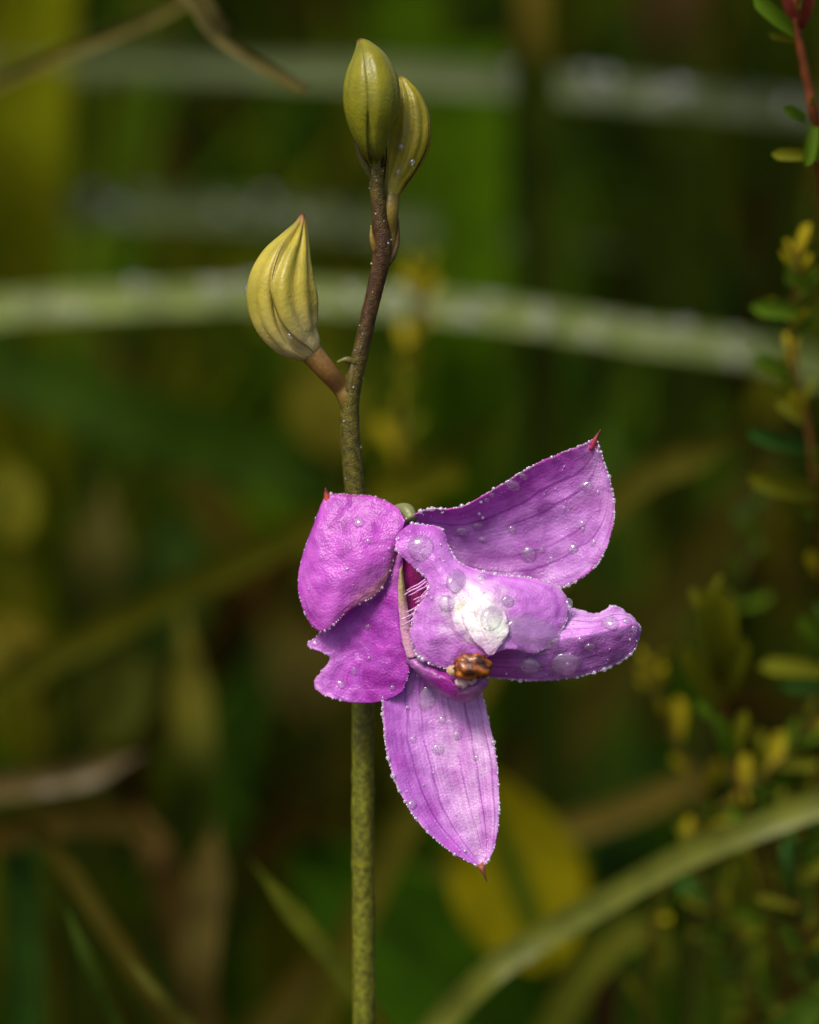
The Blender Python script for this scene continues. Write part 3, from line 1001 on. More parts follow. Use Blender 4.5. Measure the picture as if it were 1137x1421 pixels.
# fine dew: beads along the petal edges and a mist of droplets on the faces
def ico():
    import bmesh
    bm = bmesh.new()
    bmesh.ops.create_icosphere(bm, subdivisions=2, radius=1.0)
    v = [tuple(a.co) for a in bm.verts]
    f = [tuple(x.index for x in p.verts) for p in bm.faces]
    bm.free()
    return v, f
IV, IF = ico()
rd = random.Random(21)
DV, DF = [], []
def bead(c, r):
    o = len(DV)
    for a in IV:
        DV.append(Vector((c.x + a[0] * r, c.y + a[1] * r, c.z + a[2] * r)))
    for f in IF:
        DF.append((f[0] + o, f[1] + o, f[2] + o))
EDGE = {'rs': 0.42, 'ls': 0.15, 'lp': 0.17, 'bs': 0.36, 'rp': 0.50, 'li': 0.46}
FACE = {'rs': 150, 'ls': 40, 'lp': 40, 'bs': 190, 'rp': 120, 'li': 110}
for key in EDGE:
    V, Q, nu, nv = SURF[key]
    for side in (0, nv - 1):
        acc = 0
        for i in range(nu - 1):
            a, b = V[i * nv + side], V[(i + 1) * nv + side]
            ln = (b - a).length / U
            qx, qy, qd = Q[i * nv + side]
            dens = EDGE[key] * (0.2 + 2.2 * max(0, 0.35 + n3(qx / 24, qy / 24, 31)))
            acc += ln * dens
            while acc > 0:
                acc -= 1
                r = min(4.0, 0.6 + rd.expovariate(1.5))
                bead(a.lerp(b, rd.random()) - FWD * (rd.uniform(-0.6, 2.0) * U), r * U)
    for _ in range(FACE[key]):
        i, j = rd.randrange(3, nu - 3), rd.randrange(2, nv - 2)
        qx, qy, qd = Q[i * nv + j]
        if n3(qx / 26, qy / 26, 60) < rd.uniform(-0.35, 0.35):
            continue
        a = V[i * nv + j]
        r = min(2.6, 0.5 + rd.expovariate(2.2))
        _, nr = V[i * nv + j], None
        e1 = V[(i + 1) * nv + j] - V[(i - 1) * nv + j]
        e2 = V[i * nv + j + 1] - V[i * nv + j - 1]
        nr = e1.cross(e2)
        if nr.length < 1e-14:
            continue
        nr.normalize()
        if nr.dot(FWD) > 0:
            nr = -nr
        bead(a + nr * (1.3 + r * 0.35) * U, r * U)
for i in range(0, len(P)):         # a few beads on the stem
    if i < 120 and rd.random() < 0.25:
        a = rd.uniform(0, 2 * math.pi)
        bead(P[i] + (RGT * math.cos(a) - FWD * abs(math.sin(a))) * R[i] * 1.02, rd.uniform(0.6, 1.6) * U)
o = build('dew', DV, DF, M_DEW, None, origin=CENTRE)
tag(o, 'fine dew beading the edges of the orchid petals', None, kind='stuff')

# ------------------------------------------------------------------ background plants
G_GREEN = (0.042, 0.090, 0.001)
G_DARK = (0.012, 0.038, 0.002)
G_OLIVE = (0.078, 0.086, 0.001)
G_YEL = (0.125, 0.110, 0.001)
G_TAN = (0.12, 0.085, 0.010)
G_BRN = (0.050, 0.022, 0.003)
G_SHEEN = (0.21, 0.26, 0.065)  # pale tone holds the sky's sheen on wet blades
G_STRAW = (0.34, 0.26, 0.12)

def ribbon(P, wid, fold=0.25, twist=0.0, face=None, tip_a=0.0, tip_b=0.0):
    """a folded strip through points; wid[i] full width in metres"""
    fs = frames(P)
    V = []
    n = len(P)
    for i, (p, (t, s, b)) in enumerate(zip(P, fs)):
        view = (CAMP - p).normalized() if face is None else face
        s = t.cross(view)
        if s.length < 1e-3:
            s = fs[i][1]
        s.normalize()
        b = s.cross(t).normalized()
        a = twist * (i / (n - 1) - 0.5)
        s2 = s * math.cos(a) + b * math.sin(a)
        b2 = b * math.cos(a) - s * math.sin(a)
        w = wid[i] * 0.5
        V += [p - s2 * w, p - s2 * (w * .5) - b2 * (w * fold * .6), p - b2 * (w * fold), p + s2 * (w * .5) - b2 * (w * fold * .6), p + s2 * w]
    return V, grid_faces(n, 5)

def down_to_ground(p, dirv, n=10, spread=0.05):
    """points that carry a blade on from p (heading dirv) down to the soil"""
    end = Vector((p.x + dirv.x * spread * 3, max(p.y + dirv.y * spread, 0.05), -0.012))
    ctrl = p + Vector((dirv.x, dirv.y, dirv.z)) * spread
    ctrl.z = max(ctrl.z, 0.02)
    return [p * (1 - f) ** 2 + ctrl * (2 * f * (1 - f)) + end * f ** 2 for f in [(i + 1) / n for i in range(n)]]

def blade(pts, wpx, col, label, root='start', fold=0.3, twist=0.0, mat=None, cat='sedge', name='sedge', group=None, n=44, taper=True, col2=None, spread=0.05, face=None):
    """pts: (px,py,Y) in the photograph, Y metres behind the flower; the root end is carried on to the soil"""
    S = spline([(a, b, y) for a, b, y in pts], n)
    P = [at(a, b, y) for a, b, y in S]
    w = [wpx * px_size(y) for a, b, y in S]
    if root == 'start':
        ext = down_to_ground(P[0], (P[0] - P[2]).normalized(), spread=spread)
        P = list(reversed(ext)) + P
        w = [w[0]] * len(ext) + w
    else:
        ext = down_to_ground(P[-1], (P[-1] - P[-3]).normalized(), spread=spread)
        P = list(reversed(P + ext))
        w = list(reversed(w + [w[-1]] * len(ext)))
    m = len(P)
    if taper:
        w = [a * max(0.03, (1 - sm(0.72, 1.0, i / (m - 1)) * 0.97)) for i, a in enumerate(w)]
    V, F = ribbon(P, w, fold, twist, face=face)
    C = []
    sdv = random.random() * 50
    for i in range(m):
        f = i / (m - 1)
        c = col if col2 is None else mix(col, col2, sm(0.45, 0.85, f))
        c = mix(c, tuple(x * 0.6 for x in c), max(0, n3(f * 14 + sdv, 1.0)))
        C += [c] * 5
    org = P[0]
    o = build(name, V, F, mat or M_GRASS, None, origin=org, colors=C)
    tag(o, label, cat, group)
    return o

# the long arching blades, sky sheen put into their pale colour
blade([(-260, 520, .19), (-120, 455, .18), (0, 428, .17), (200, 414, .165), (400, 409, .165), (560, 420, .165), (700, 434, .165), (880, 463, .165), (1070, 492, .17), (1250, 545, .18)],
      46, G_SHEEN, 'widest pale arching grass blade crossing behind the left bud', mat=M_WETGRASS, fold=0.15, taper=False)
blade([(1400, 230, .25), (1250, 175, .24), (1120, 152, .23), (950, 135, .22), (800, 120, .22), (650, 108, .22), (500, 100, .23), (330, 95, .24), (120, 85, .25), (-80, 80, .27)],
      44, (0.105, 0.13, 0.045), 'pale grass blade arching across behind the topmost bud', mat=M_WETGRASS, fold=0.15)
blade([(-240, 330, .31), (-60, 300, .30), (120, 287, .29), (300, 290, .29), (480, 305, .29), (640, 318, .29), (800, 340, .30), (930, 362, .31)],
      42, (0.080, 0.105, 0.03), 'faint pale grass blade lying level below the topmost bud', mat=M_WETGRASS, fold=0.2)
blade([(-160, 60, .34), (0, 75, .33), (160, 80, .33), (330, 88, .34), (460, 95, .35)],
      50, (0.07, 0.09, 0.022), 'blurred pale grass blade tip behind the dry tan stalk', mat=M_WETGRASS)
# dry stalks, upper left
blade([(330, -40, .10), (262, 0, .10), (170, 42, .10), (70, 82, .105), (-60, 150, .12), (-200, 300, .14)], 19, (0.17, 0.14, 0.03), 'thin dry tan grass stalk slanting up past the dark gap', fold=0.6, cat='grass stalk', name='grass_stalk', root='end', spread=0.03)
blade([(-260, 500, .10), (-200, 0, .09), (-60, -180, .075), (150, -140, .067), (262, -60, .065), (285, -5, .065), (300, 22, .065), (318, 42, .066)], 15, (0.20, 0.16, 0.045), 'short dry stalk end bending above the broken tan twig', fold=0.6, cat='grass stalk', name='grass_stalk', taper=False, spread=0.08)
blade([(-220, 400, .09), (-160, -60, .08), (60, -120, .065), (240, -20, .062), (290, 40, .062), (330, 70, .062), (385, 103, .062), (424, 124, .062)], 17, (0.21, 0.17, 0.05), 'broken tan twig with a blunt end beside the topmost bud', fold=0.7, cat='twig', name='twig', taper=False, spread=0.08)
blade([(378, 96, .064), (382, 114, .064), (384, 134, .065)], 14, (0.17, 0.13, 0.03), 'stub of a dry twig under the broken tan twig', fold=0.6, cat='twig', name='twig', taper=False, root='start', spread=0.02) if False else None
# diagonals left
blade([(60, 915, .14), (150, 872, .14), (280, 805, .135), (440, 728, .13), (540, 686, .13), (600, 662, .135), (640, 646, .14)], 46, (0.060, 0.062, 0.002),
      'olive grass blade slanting up behind the orchid flower', col2=(0.105, 0.10, 0.003), fold=0.35, taper=False)
blade([(-180, 430, .24), (0, 505, .23), (160, 570, .22), (320, 625, .22), (460, 665, .22), (620, 690, .24)], 90, (0.026, 0.055, 0.002), 'broad deep green leaf blade slanting down behind the flower', fold=0.2)
blade([(-120, 1110, .13), (-60, 1098, .12), (40, 1087, .11), (110, 1075, .11), (160, 1058, .11), (205, 1044, .11)], 38, (0.10, 0.068, 0.016), 'dry pinkish tan leaf curled over at the edge of the grass', fold=0.5, cat='dead leaf', name='dead_leaf', mat=M_WETGRASS)
blade([(-140, 1210, .12), (-20, 1165, .11), (80, 1140, .10), (140, 1135, .10), (190, 1150, .10), (225, 1168, .10)], 50, (0.055, 0.038, 0.004), 'brown withered leaf under the pinkish tan leaf', cat='dead leaf', name='dead_leaf')
blade([(275, 1470, .06), (225, 1400, .06), (150, 1290, .065), (90, 1200, .07), (45, 1150, .07)], 28, (0.055, 0.045, 0.004), 'dull brown grass stalk leaning left over the dark hollow', fold=0.6, cat='grass stalk', name='grass_stalk', taper=False)
blade([(190, 1480, .035), (160, 1415, .035), (120, 1330, .035), (85, 1245, .04)], 20, (0.045, 0.075, 0.006), 'narrow green grass blade standing before the brown stalk', fold=0.4)
blade([(300, 1460, .03), (255, 1415, .03), (215, 1375, .03), (170, 1320, .035)], 20, (0.085, 0.085, 0.010), 'short olive grass blade low beside the brown stalk', fold=0.4)
blade([(560, 1470, .022), (515, 1405, .022), (470, 1345, .025), (425, 1288, .03), (385, 1240, .04), (345, 1190, .055)], 32, (0.060, 0.070, 0.003), 'green grass blade leaning across the foot of the orchid stem', fold=0.5)
# diagonals right
blade([(560, 1480, .055), (615, 1415, .055), (680, 1350, .053), (740, 1308, .055), (840, 1250, .053), (940, 1194, .05), (1050, 1148, .047), (1160, 1108, .048), (1280, 1075, .05)], 40, (0.145, 0.16, 0.016),
      'pale green grass blade rising across in front of the yellow leaf', mat=M_WETGRASS, fold=0.3, taper=False)
blade([(620, 1215, .15), (720, 1175, .15), (800, 1148, .15), (880, 1120, .15), (960, 1085, .15), (1060, 1040, .16)], 42, (0.13, 0.095, 0.014), 'brownish grass blade slanting behind the yellow leaf', fold=0.3)
blade([(870, 680, .12), (905, 655, .12), (960, 635, .12), (1030, 610, .13)], 46, (0.09, 0.08, 0.006), 'tan leaf tip behind the red tipped sepal', fold=0.3)
blade([(800, 1000, .22), (880, 900, .22), (960, 800, .22), (1030, 700, .22), (1080, 620, .23)], 80, (0.050, 0.044, 0.004), 'wide brown olive blade leaning right beside the black gap', fold=0.2)
# upright blades behind
blade([(30, 700, .30), (25, 450, .29), (32, 250, .28), (40, 100, .28), (50, -60, .28)], 115, (0.19, 0.20, 0.003), 'broad yellow green blade standing at the meadow edge beside the dark gap', fold=0.2, taper=False)
blade([(640, 640, .26), (648, 480, .25), (655, 340, .25), (655, 200, .25), (650, 60, .25)], 95, (0.075, 0.15, 0.002), 'broad bright green blade standing upright behind the rear bud', fold=0.2, taper=False)
blade([(735, 760, .28), (745, 560, .28), (760, 380, .28), (775, 200, .28)], 90, (0.045, 0.085, 0.004), 'upright green blade behind the red tipped sepal', fold=0.2)
blade([(850, 1000, .24), (850, 850, .24), (845, 700, .24), (835, 560, .25)], 80, (0.040, 0.075, 0.005), 'dim green blade standing behind the right edge of the flower', fold=0.2)
blade([(585, 250, .30), (570, 120, .30), (560, 0, .30), (555, -60, .30)], 110, (0.065, 0.12, 0.002), 'green blade rising behind the two topmost buds', fold=0.2)
blade([(745, 180, .17), (742, 110, .17), (738, 40, .17), (735, -60, .17)], 52, (0.026, 0.040, 0.002), 'yellowish brown dead blade standing above the pale arching blade', col2=(0.16, 0.12, 0.012), fold=0.3, taper=False)
blade([(940, 240, .30), (935, 120, .30), (930, 30, .30), (930, -50, .30)], 100, (0.026, 0.040, 0.002), 'wide brown blade behind the red stemmed sprig', col2=(0.075, 0.045, 0.012), fold=0.2, taper=False)
blade([(275, 1260, .13), (272, 1150, .13), (270, 1050, .13), (262, 940, .14), (250, 820, .15)], 62, (0.026, 0.040, 0.002), 'yellowish blade standing behind the withered leaves', col2=(0.105, 0.095, 0.008), fold=0.3)
blade([(120, 1020, .20), (125, 900, .20), (135, 780, .20), (150, 650, .21)], 85, (0.026, 0.040, 0.002), 'brown olive blade upright behind the slanting blades', col2=(0.085, 0.075, 0.012), fold=0.2)
blade([(260, 1330, .12), (240, 1250, .12), (215, 1180, .12), (190, 1110, .13)], 50, (0.10, 0.06, 0.012), 'brown blade leaning behind the dull stalk', fold=0.3)
blade([(265, 1440, .10), (272, 1340, .10), (285, 1230, .11), (300, 1130, .12)], 60, (0.075, 0.055, 0.010), 'dim brown blade standing low beside the brown stalk', fold=0.3)
blade([(760, 1440, .10), (800, 1370, .10), (850, 1310, .10), (890, 1290, .10), (920, 1320, .10), (925, 1400, .10)], 48, (0.10, 0.11, 0.008), 'olive leaf bent over like a hook below the pale blade', fold=0.3)
blade([(830, 1460, .13), (838, 1390, .13), (850, 1330, .13)], 40, (0.08, 0.03, 0.012), 'dark reddish stalk under the hooked leaf', fold=0.5, cat='grass stalk', name='grass_stalk')
blade([(1000, 1470, .045), (1080, 1440, .045), (1120, 1405, .045), (1170, 1370, .05)], 50, (0.06, 0.11, 0.008), 'bright green blade at the foot of the heath sprigs', fold=0.3)
blade([(30, 1250, .11), (28, 1190, .11), (26, 1120, .11)], 55, (0.030, 0.075, 0.008), 'dim green shoot at the edge of the dark hollow', fold=0.3)

# broad leaves low behind the flower
def broad_leaf(base, tip, wpx, col, midcol, label, Y, Yt, bow=0.12, stalk=True, name='broad_leaf'):
    """base, tip in photograph pixels; an oval blade with a sunken midrib, on a stalk that reaches the soil"""
    n, m = 34, 17
    b, t = at(*base, Y), at(*tip, Yt)
    ax = (t - b)
    ln = ax.length
    view = (CAMP - (b + t) / 2).normalized()
    side = ax.cross(view).normalized()
    nrm = side.cross(ax).normalized()
    wid = wpx * px_size(Y)
    root = Vector((b.x - ax.x * 0.3, b.y + 0.02, -0.012))
    e = thing(name, label, 'leaf', root)
    V, C, UV = [], [], []
    for i in range(n):
        s = i / (n - 1)
        w = wid * 0.5 * (math.sin(math.pi * s ** 0.85) ** 0.8 * (1 - 0.15 * s)) + 0.00008
        for j in range(m):
            q = 2 * j / (m - 1) - 1
            z = bow * ln * math.sin(math.pi * s) + 0.16 * wid * abs(q) ** 1.3 - 0.03 * wid * math.exp(-(q / 0.12) ** 2)
            z += 0.02 * wid * n3(s * 5, q * 3, wpx)
            V.append(b + ax * s + side * (w * q) + nrm * z)
            c = mix(col, midcol, sm(0.30, 0.10, abs(q)))
            c = mix(c, tuple(x * 0.7 for x in c), 0.5 * abs(math.sin((s * 9 + abs(q) * 2.0) * math.pi)) ** 12)
            C.append(c)
    build('blade', V, grid_faces(n, m), M_GRASS, e, colors=C, thick=0.0003)
    PP = [root, root.lerp(b, 0.5) + Vector((0, 0.005, 0)), b + ax * 0.02]
    S2 = spline([tuple(p) for p in PP], 14)
    PP = [Vector(p) for p in S2]
    Vt, Ft = tube_data(PP, [0.0013 - 0.0005 * i / 13 for i in range(14)], 8)
    build('leaf_stalk', Vt, Ft, M_GRASS, e, colors=[midcol] * len(Vt))
    return e
broad_leaf((765, 1350), (662, 1070), 205, (0.20, 0.172, 0.001), (0.045, 0.075, 0.002), 'broad yellow green oval leaf with a dark green midrib under the flower', .12, .135, bow=0.03)
broad_leaf((760, 1500), (405, 1165), 260, (0.030, 0.078, 0.001), (0.022, 0.055, 0.001), 'broad dark green oval leaf behind the foot of the stem', .135, .15, bow=0.03)
broad_leaf((870, 1180), (760, 940), 190, (0.014, 0.048, 0.006), (0.012, 0.035, 0.004), 'dark green leaf behind the right petal', .24, .25, bow=0.05)
broad_leaf((215, 930), (240, 700), 130, (0.030, 0.060, 0.006), (0.03, 0.05, 0.004), 'dim green leaf standing behind the olive slanting blade', .26, .27)
broad_leaf((60, 960), (-20, 860), 110, (0.115, 0.095, 0.006), (0.08, 0.07, 0.005), 'yellowed round leaf above the pinkish tan dead leaf', .15, .16)
broad_leaf((25, 760), (0, 640), 90, (0.13, 0.125, 0.006), (0.08, 0.08, 0.005), 'small yellow green leaf beside the black gap', .17, .18)
broad_leaf((480, 640), (420, 500), 100, (0.12, 0.105, 0.006), (0.07, 0.07, 0.005), 'olive yellow leaf just behind the side stalk of the pale bud', .22, .23)
broad_leaf((450, 1000), (395, 860), 120, (0.075, 0.060, 0.010), (0.05, 0.04, 0.006), 'brown olive leaf behind the notched petal', .26, .27)
broad_leaf((130, 1040), (190, 900), 110, (0.075, 0.085, 0.006), (0.06, 0.06, 0.005), 'olive leaf standing above the dead leaf', .19, .2)

# ------------------------------------------------------------------ heath sprigs at the right
LEAF_ME = {}
def leaf_mesh(name, col, wide=0.2):
    """a unit leaf along +x, with a keel"""
    n, m = 9, 5
    V, C = [], []
    for i in range(n):
        s = i / (n - 1)
        w = wide * 0.5 * (0.35 + 0.65 * math.sin(math.pi * min(1, s * 0.62 + 0.12))) * (1 if s < 0.85 else max(0.12, math.sqrt(max(0, 1 - ((s - 0.85) / 0.152) ** 2))))
        for j in range(m):
            q = 2 * j / (m - 1) - 1
            V.append((s, w * q, 0.10 * math.sin(s * 2.2) + 0.35 * w * q * q - 0.02))
            C.append(mix(col, tuple(x * 1.35 for x in col), s))
    me = bpy.data.meshes.new(name)
    me.from_pydata(V, [], grid_faces(n, m))
    me.polygons.foreach_set('use_smooth', [True] * len(me.polygons))
    ca = me.color_attributes.new('pig', 'FLOAT_COLOR', 'POINT')
    buf = []
    for c in C:
        buf += [*c, 1.0]
    ca.data.foreach_set('color', buf)
    me.materials.append(M_HEATH)
    return me
LM = {'green': leaf_mesh('leaf', (0.068, 0.125, 0.003), 0.27), 'olive': leaf_mesh('leaf', (0.105, 0.108, 0.002), 0.27), 'yellow': leaf_mesh('leaf', (0.28, 0.225, 0.004), 0.36),
      'dark': leaf_mesh('leaf', (0.024, 0.080, 0.008), 0.26), 'red': leaf_mesh('leaf', (0.13, 0.022, 0.012), 0.3)}

def put_leaf(parent, p, q, kind, roll):
    d = q - p
    ln = d.length
    x = d.normalized()
    v = (CAMP - p).normalized()
    y = v.cross(x)
    if y.length < 1e-3:
        y = Vector((0, 0, 1)).cross(x)
    y.normalize()
    z = x.cross(y)
    R3 = Matrix((x, y, z)).transposed().to_4x4()
    R3 = R3 @ Matrix.Rotation(roll, 4, 'X')
    o = bpy.data.objects.new('leaf', LM[kind])
    COL.objects.link(o)
    o.parent = parent
    o.matrix_basis = Matrix.Translation(p - Vector(parent.location)) @ R3 @ Matrix.Scale(ln, 4)
    return o

def sprig(pts, r0, label, seed, nleaf=14, llen=60, kinds=('green', 'olive'), explicit=(), tipbuds=0, stem=(0.13, 0.05, 0.012), ang=(25, 70), group='heath sprigs beside the orchid', foot_dx=0.0):
    """pts (px,py,Y) from tip to foot"""
    rr = random.Random(seed)
    S = spline(pts, 36)
    P = [at(a, b, y) for a, b, y in S]
    foot = Vector((P[-1].x + foot_dx + rr.uniform(-.01, .015), P[-1].y + 0.02, -0.012))
    for i in range(1, 11):
        P.append(Vector(S and P[35]).lerp(foot, i / 10))
    e = thing('heath_sprig', label, 'sprig', foot, group)
    Rr = [(r0 * (0.45 + 0.75 * i / 45)) * px_size(pts[0][2]) for i in range(len(P))]
    V, F = tube_data(P, Rr, 8, 0.2, True, 600)
    C = [stem] * len(V)
    build('stem', V, F, M_HEATH, e, colors=C)
    k = px_size(pts[0][2])
    for (x0, y0, x1, y1, kd) in explicit:
        Y = pts[0][2]
        put_leaf(e, at(x0, y0, Y), at(x1, y1, Y - rr.uniform(0, .004)), kd, rr.uniform(-.5, .5))
    for i in range(nleaf):
        f = (i + rr.random() * .6) / nleaf
        p = P[int(f * 34) + 1]
        t = (P[int(f * 34)] - P[int(f * 34) + 2]).normalized()
        az = i * 2.4 + rr.uniform(-.4, .4)
        a = math.radians(rr.uniform(*ang))
        s = t.cross(Vector((0, -1, 0))).normalized()
        b = t.cross(s)
        d = t * math.cos(a) + (s * math.cos(az) + b * math.sin(az)) * math.sin(a)
        put_leaf(e, p, p + d * (llen * rr.uniform(.6, 1.15) * k), rr.choice(kinds), rr.uniform(-.8, .8))
    for i in range(tipbuds):
        a = i * 2.4
        p = P[0] + Vector((math.cos(a) * 8 * k, math.sin(a) * 5 * k, (-i * 5) * k))
        put_leaf(e, p, p + Vector((math.cos(a) * 14 * k, math.sin(a) * 8 * k, rr.uniform(10, 24) * k)), 'yellow', rr.uniform(-1, 1))
    return e
YS = .055
sprig([(1107, 345, YS), (1105, 400, YS), (1098, 440, YS), (1105, 520, YS), (1122, 590, YS), (1132, 680, YS), (1142, 780, YS + .01), (1150, 900, YS + .02)], 5, 'heath sprig with a yellow budded tip in front of the pale arching blade', 3, nleaf=16, llen=48,
      kinds=('olive', 'green', 'yellow'), tipbuds=9, ang=(20, 60),
      explicit=[(1130, 432, 1040, 424, 'green'), (1098, 520, 1043, 494, 'green'), (1125, 622, 1038, 594, 'dark'), (1140, 686, 1036, 656, 'olive'), (1108, 450, 1075, 425, 'yellow'), (1104, 445, 1120, 425, 'yellow'), (1112, 580, 1100, 540, 'yellow'), (1098, 530, 1085, 490, 'olive'), (1130, 400, 1085, 380, 'green')])
sprig([(1106, -40, .03), (1104, 20, .03), (1112, 70, .03), (1122, 120, .03), (1132, 170, .03), (1142, 240, .035), (1150, 330, .04)], 9, 'red stemmed sprig with forked green leaves in the upper corner', 4, nleaf=4, llen=40,
      kinds=('green', 'olive'), stem=(0.16, 0.045, 0.014), tipbuds=0, foot_dx=0.06,
      explicit=[(1108, 48, 1046, -6, 'green'), (1110, 40, 1092, -10, 'red'), (1112, 40, 1122, -20, 'red'), (1118, 165, 1085, 150, 'green'), (1135, 215, 1070, 214, 'olive'), (1132, 160, 1118, 230, 'green'), (1128, 180, 1137, 225, 'green')])
YC = .05
sprig([(986, 815, YC), (990, 880, YC), (1003, 960, YC), (1012, 1040, YC), (1030, 1110, YC), (1050, 1180, YC + .005), (1075, 1300, YC + .01), (1085, 1430, YC + .02)], 5.5, 'upright heath sprig with narrow olive leaves before the black gap', 5, nleaf=12, llen=58,
      kinds=('olive', 'green'), ang=(12, 40), explicit=[(1000, 950, 978, 812, 'olive'), (1002, 950, 998, 815, 'olive'), (1003, 980, 952, 890, 'olive'), (1006, 970, 1028, 880, 'olive'), (1015, 1060, 990, 990, 'green'), (1016, 1050, 1035, 985, 'olive')])
sprig([(905, 915, .075), (912, 960, .075), (930, 1010, .075), (955, 1060, .075), (985, 1130, .075), (1000, 1220, .08), (1010, 1340, .085), (1015, 1440, .09)], 7, 'blurred heath sprig with a bright yellow tip under the right petal', 6, nleaf=10, llen=55,
      kinds=('olive', 'yellow'), tipbuds=10, ang=(15, 50), stem=(0.12, 0.085, 0.012))
sprig([(1137, 1000, .06), (1100, 1040, .06), (1060, 1075, .06), (1015, 1110, .06), (960, 1160, .065), (920, 1240, .07), (900, 1330, .075), (905, 1450, .08)], 6, 'heath sprig leaning right over the pale green blade', 7, nleaf=24, llen=72,
      kinds=('olive', 'yellow', 'green'), ang=(25, 60), stem=(0.12, 0.08, 0.012))
sprig([(1190, 1080, .07), (1140, 1110, .07), (1095, 1140, .07), (1070, 1190, .07), (1080, 1260, .075), (1105, 1340, .08), (1110, 1440, .085)], 5, 'heath sprig curving over at the edge of the meadow', 8, nleaf=24, llen=76,
      kinds=('olive', 'green'), ang=(25, 70), stem=(0.13, 0.07, 0.012))
sprig([(985, 1230, .08), (1010, 1300, .08), (1040, 1370, .08), (1050, 1450, .085)], 5, 'low dim heath sprig beneath the pale green blade', 9, nleaf=24, llen=70, kinds=('olive', 'green', 'dark'), ang=(25, 75), stem=(0.10, 0.04, 0.012))
sprig([(1110, 1180, .05), (1105, 1230, .05), (1115, 1300, .05), (1125, 1370, .055), (1130, 1450, .06)], 5, 'heath sprig with drooping olive leaves low at the meadow edge', 10, nleaf=24, llen=74, kinds=('olive', 'green', 'dark'), ang=(30, 80), stem=(0.12, 0.05, 0.012))
sprig([(1190, 860, .06), (1150, 900, .06), (1140, 1000, .065), (1145, 1100, .07), (1150, 1300, .08)], 5, 'heath sprig with level green leaves over the black gap', 11, nleaf=7, llen=60, kinds=('green', 'dark'), ang=(40, 80),
      explicit=[(1150, 935, 1052, 928, 'olive'), (1150, 900, 1108, 855, 'green'), (1160, 950, 1080, 945, 'dark')])
sprig([(960, 1160, .06), (975, 1215, .06), (1000, 1270, .06), (1030, 1330, .065), (1045, 1450, .07)], 5, 'olive heath sprig just under the crossing of the pale green blade', 21, nleaf=20, llen=74, kinds=('olive', 'olive', 'green'), ang=(30, 75), stem=(0.13, 0.06, 0.012))
sprig([(1075, 1040, .065), (1060, 1110, .065), (1075, 1180, .065), (1095, 1260, .07), (1100, 1450, .08)], 5, 'olive heath sprig with crossing leaves next to the curving sprig', 22, nleaf=22, llen=74, kinds=('olive', 'green', 'green'), ang=(30, 75), stem=(0.15, 0.05, 0.012))
sprig([(583, 370, .14), (580, 440, .14), (570, 500, .14), (560, 570, .14), (558, 640, .14), (556, 720, .145), (560, 850, .15)], 7, 'blurred yellow green heath sprig rising behind the bloom', 12, nleaf=22, llen=58, kinds=('yellow', 'olive', 'yellow'), ang=(20, 60), tipbuds=6, stem=(0.13, 0.10, 0.012))
sprig([(1030, 700, .10), (1040, 760, .10), (1020, 830, .10), (1000, 900, .105), (980, 1000, .11)], 5, 'dim green heath sprig behind the upright olive one', 13, nleaf=10, llen=60, kinds=('dark', 'green'), ang=(20, 60), stem=(0.07, 0.05, 0.012))

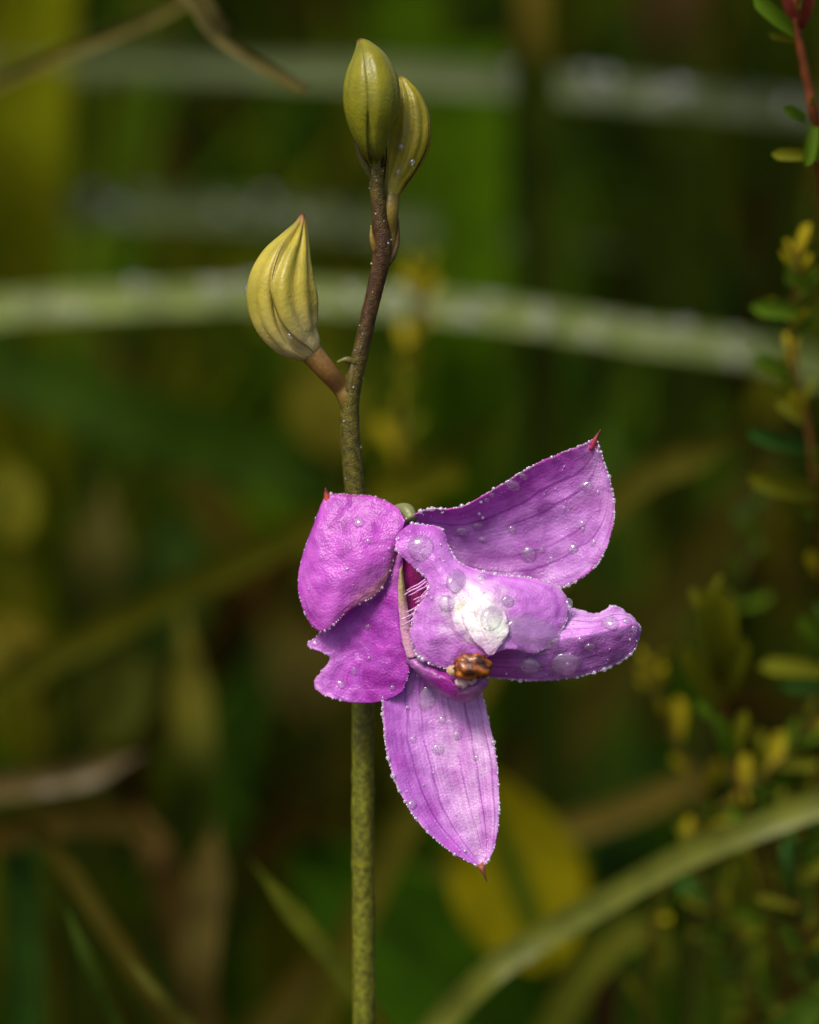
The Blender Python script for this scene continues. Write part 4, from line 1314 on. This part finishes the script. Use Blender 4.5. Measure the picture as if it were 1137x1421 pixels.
# ------------------------------------------------------------------ the meadow beyond: uncountable grass
rg = random.Random(77)
def grass_field(name, label, count, y0, y1, hmin, hmax, wmin, wmax, seed, keep, pal, dim=1.0, narrow=0.0):
    rr = random.Random(seed)
    V, F, C = [], [], []
    n = 9
    made = 0
    while made < count:
        Y = y0 + (y1 - y0) * rr.random() ** 0.8
        half = 0.10 + (Y + 0.5) * 0.22 + 0.25
        half = narrow or half
        X = rr.uniform(-half, half)
        dens = 0.5 + 0.9 * n3(X * 7 + seed, Y * 5, seed)
        if rr.random() > dens:
            continue
        made += 1
        h = rr.uniform(hmin, hmax)
        lean = rr.uniform(0.05, 0.75) * h
        az = rr.uniform(0, 2 * math.pi)
        if keep and math.sin(az) < 0 and Y + math.sin(az) * lean < keep:
            az = -az
        dx, dy = math.cos(az), math.sin(az)
        droop = rr.uniform(0.0, 0.5)
        w = rr.uniform(wmin, wmax)
        ck = rr.random()
        acc = 0
        for c_, p_ in pal:
            acc += p_
            if ck <= acc:
                col = c_
                break
        vv = rr.uniform(0.5, 1.2) * dim
        col = tuple(x * vv for x in col)
        P = []
        for i in range(n):
            s = i / (n - 1)
            P.append(Vector((X + dx * lean * s ** 1.7, Y + dy * lean * s ** 1.7, h * (s - droop * s ** 3) - 0.012)))
        wd = [w * max(0.04, (1 - s_ ** 3)) for s_ in [i / (n - 1) for i in range(n)]]
        fa = Vector((rr.uniform(-1, 1), -1, rr.uniform(-.2, .8))).normalized()
        v, f = [], []
        for i in range(n):
            t = (P[min(n - 1, i + 1)] - P[max(0, i - 1)]).normalized()
            s = t.cross(fa)
            s.normalize()
            b = s.cross(t)
            v += [P[i] - s * (wd[i] * .5), P[i] - b * (wd[i] * .15), P[i] + s * (wd[i] * .5)]
        o = len(V)
        V += v
        C += [col] * len(v)
        F += [tuple(o + q for q in fc) for fc in grid_faces(n, 3)]
    ob = build(name, V, F, M_GRASS, None, origin=(0, (y0 + y1) / 2, 0), colors=C)
    tag(ob, label, None, kind='stuff')
    return ob
PAL = [(G_GREEN, .36), (G_DARK, .28), (G_OLIVE, .16), (G_BRN, .12), ((0.06, 0.042, 0.005), .04), (G_TAN, .02), (G_YEL, .021)]
grass_field('meadow_grass', 'blurred tangle of green and brown grass close behind the orchid', 650, 0.20, 0.62, 0.16, 0.40, 0.003, 0.008, 5, 0.17, PAL, 1.25)
grass_field('meadow_grass', 'scattered broad blurred leaves standing among the near meadow grass', 170, 0.21, 0.48, 0.16, 0.40, 0.006, 0.016, 23, 0.2, [(G_GREEN, .32), (G_OLIVE, .26), (G_BRN, .14), (G_YEL, .08), (G_DARK, .201)], 1.7, 0.19)
grass_field('meadow_grass', 'dim mass of taller grass filling the meadow farther back', 7500, 0.62, 3.2, 0.22, 0.50, 0.004, 0.012, 9, 0.3, PAL, 0.75)  # palette darkened to paint in the deep shade farther back
grass_field('meadow_grass', 'short dark undergrowth of grass around the orchid foot', 1400, 0.05, 0.6, 0.04, 0.17, 0.002, 0.005, 15, 0.04, PAL, 0.5)  # palette darkened in place of the undergrowth's own shadow

# dew on the long pale blades: blurred glints
BLD = [[(0, 428, .17), (200, 414, .165), (400, 409, .165), (560, 420, .165), (700, 434, .165), (880, 463, .165), (1070, 492, .17)],
       [(1120, 152, .23), (950, 135, .22), (800, 120, .22), (650, 108, .22)], [(120, 287, .29), (300, 290, .29), (480, 305, .29)]]
DV, DF = [], []
rw = random.Random(3)
for li_, pts in enumerate(BLD):
    for k in range((70, 24, 12)[li_]):
        a, b, y = cr(pts, rw.random() * (len(pts) - 1.001))
        bead(at(a, b + rw.uniform(-20, 14), y - 0.002), rw.choice((0.0004, 0.0006, 0.0008, 0.0011)))
o = build('dew', DV, DF, M_WATER, None, origin=CENTRE + Vector((0, .17, 0)))
tag(o, 'blurred dew glinting along the pale arching grass blades', None, kind='stuff')
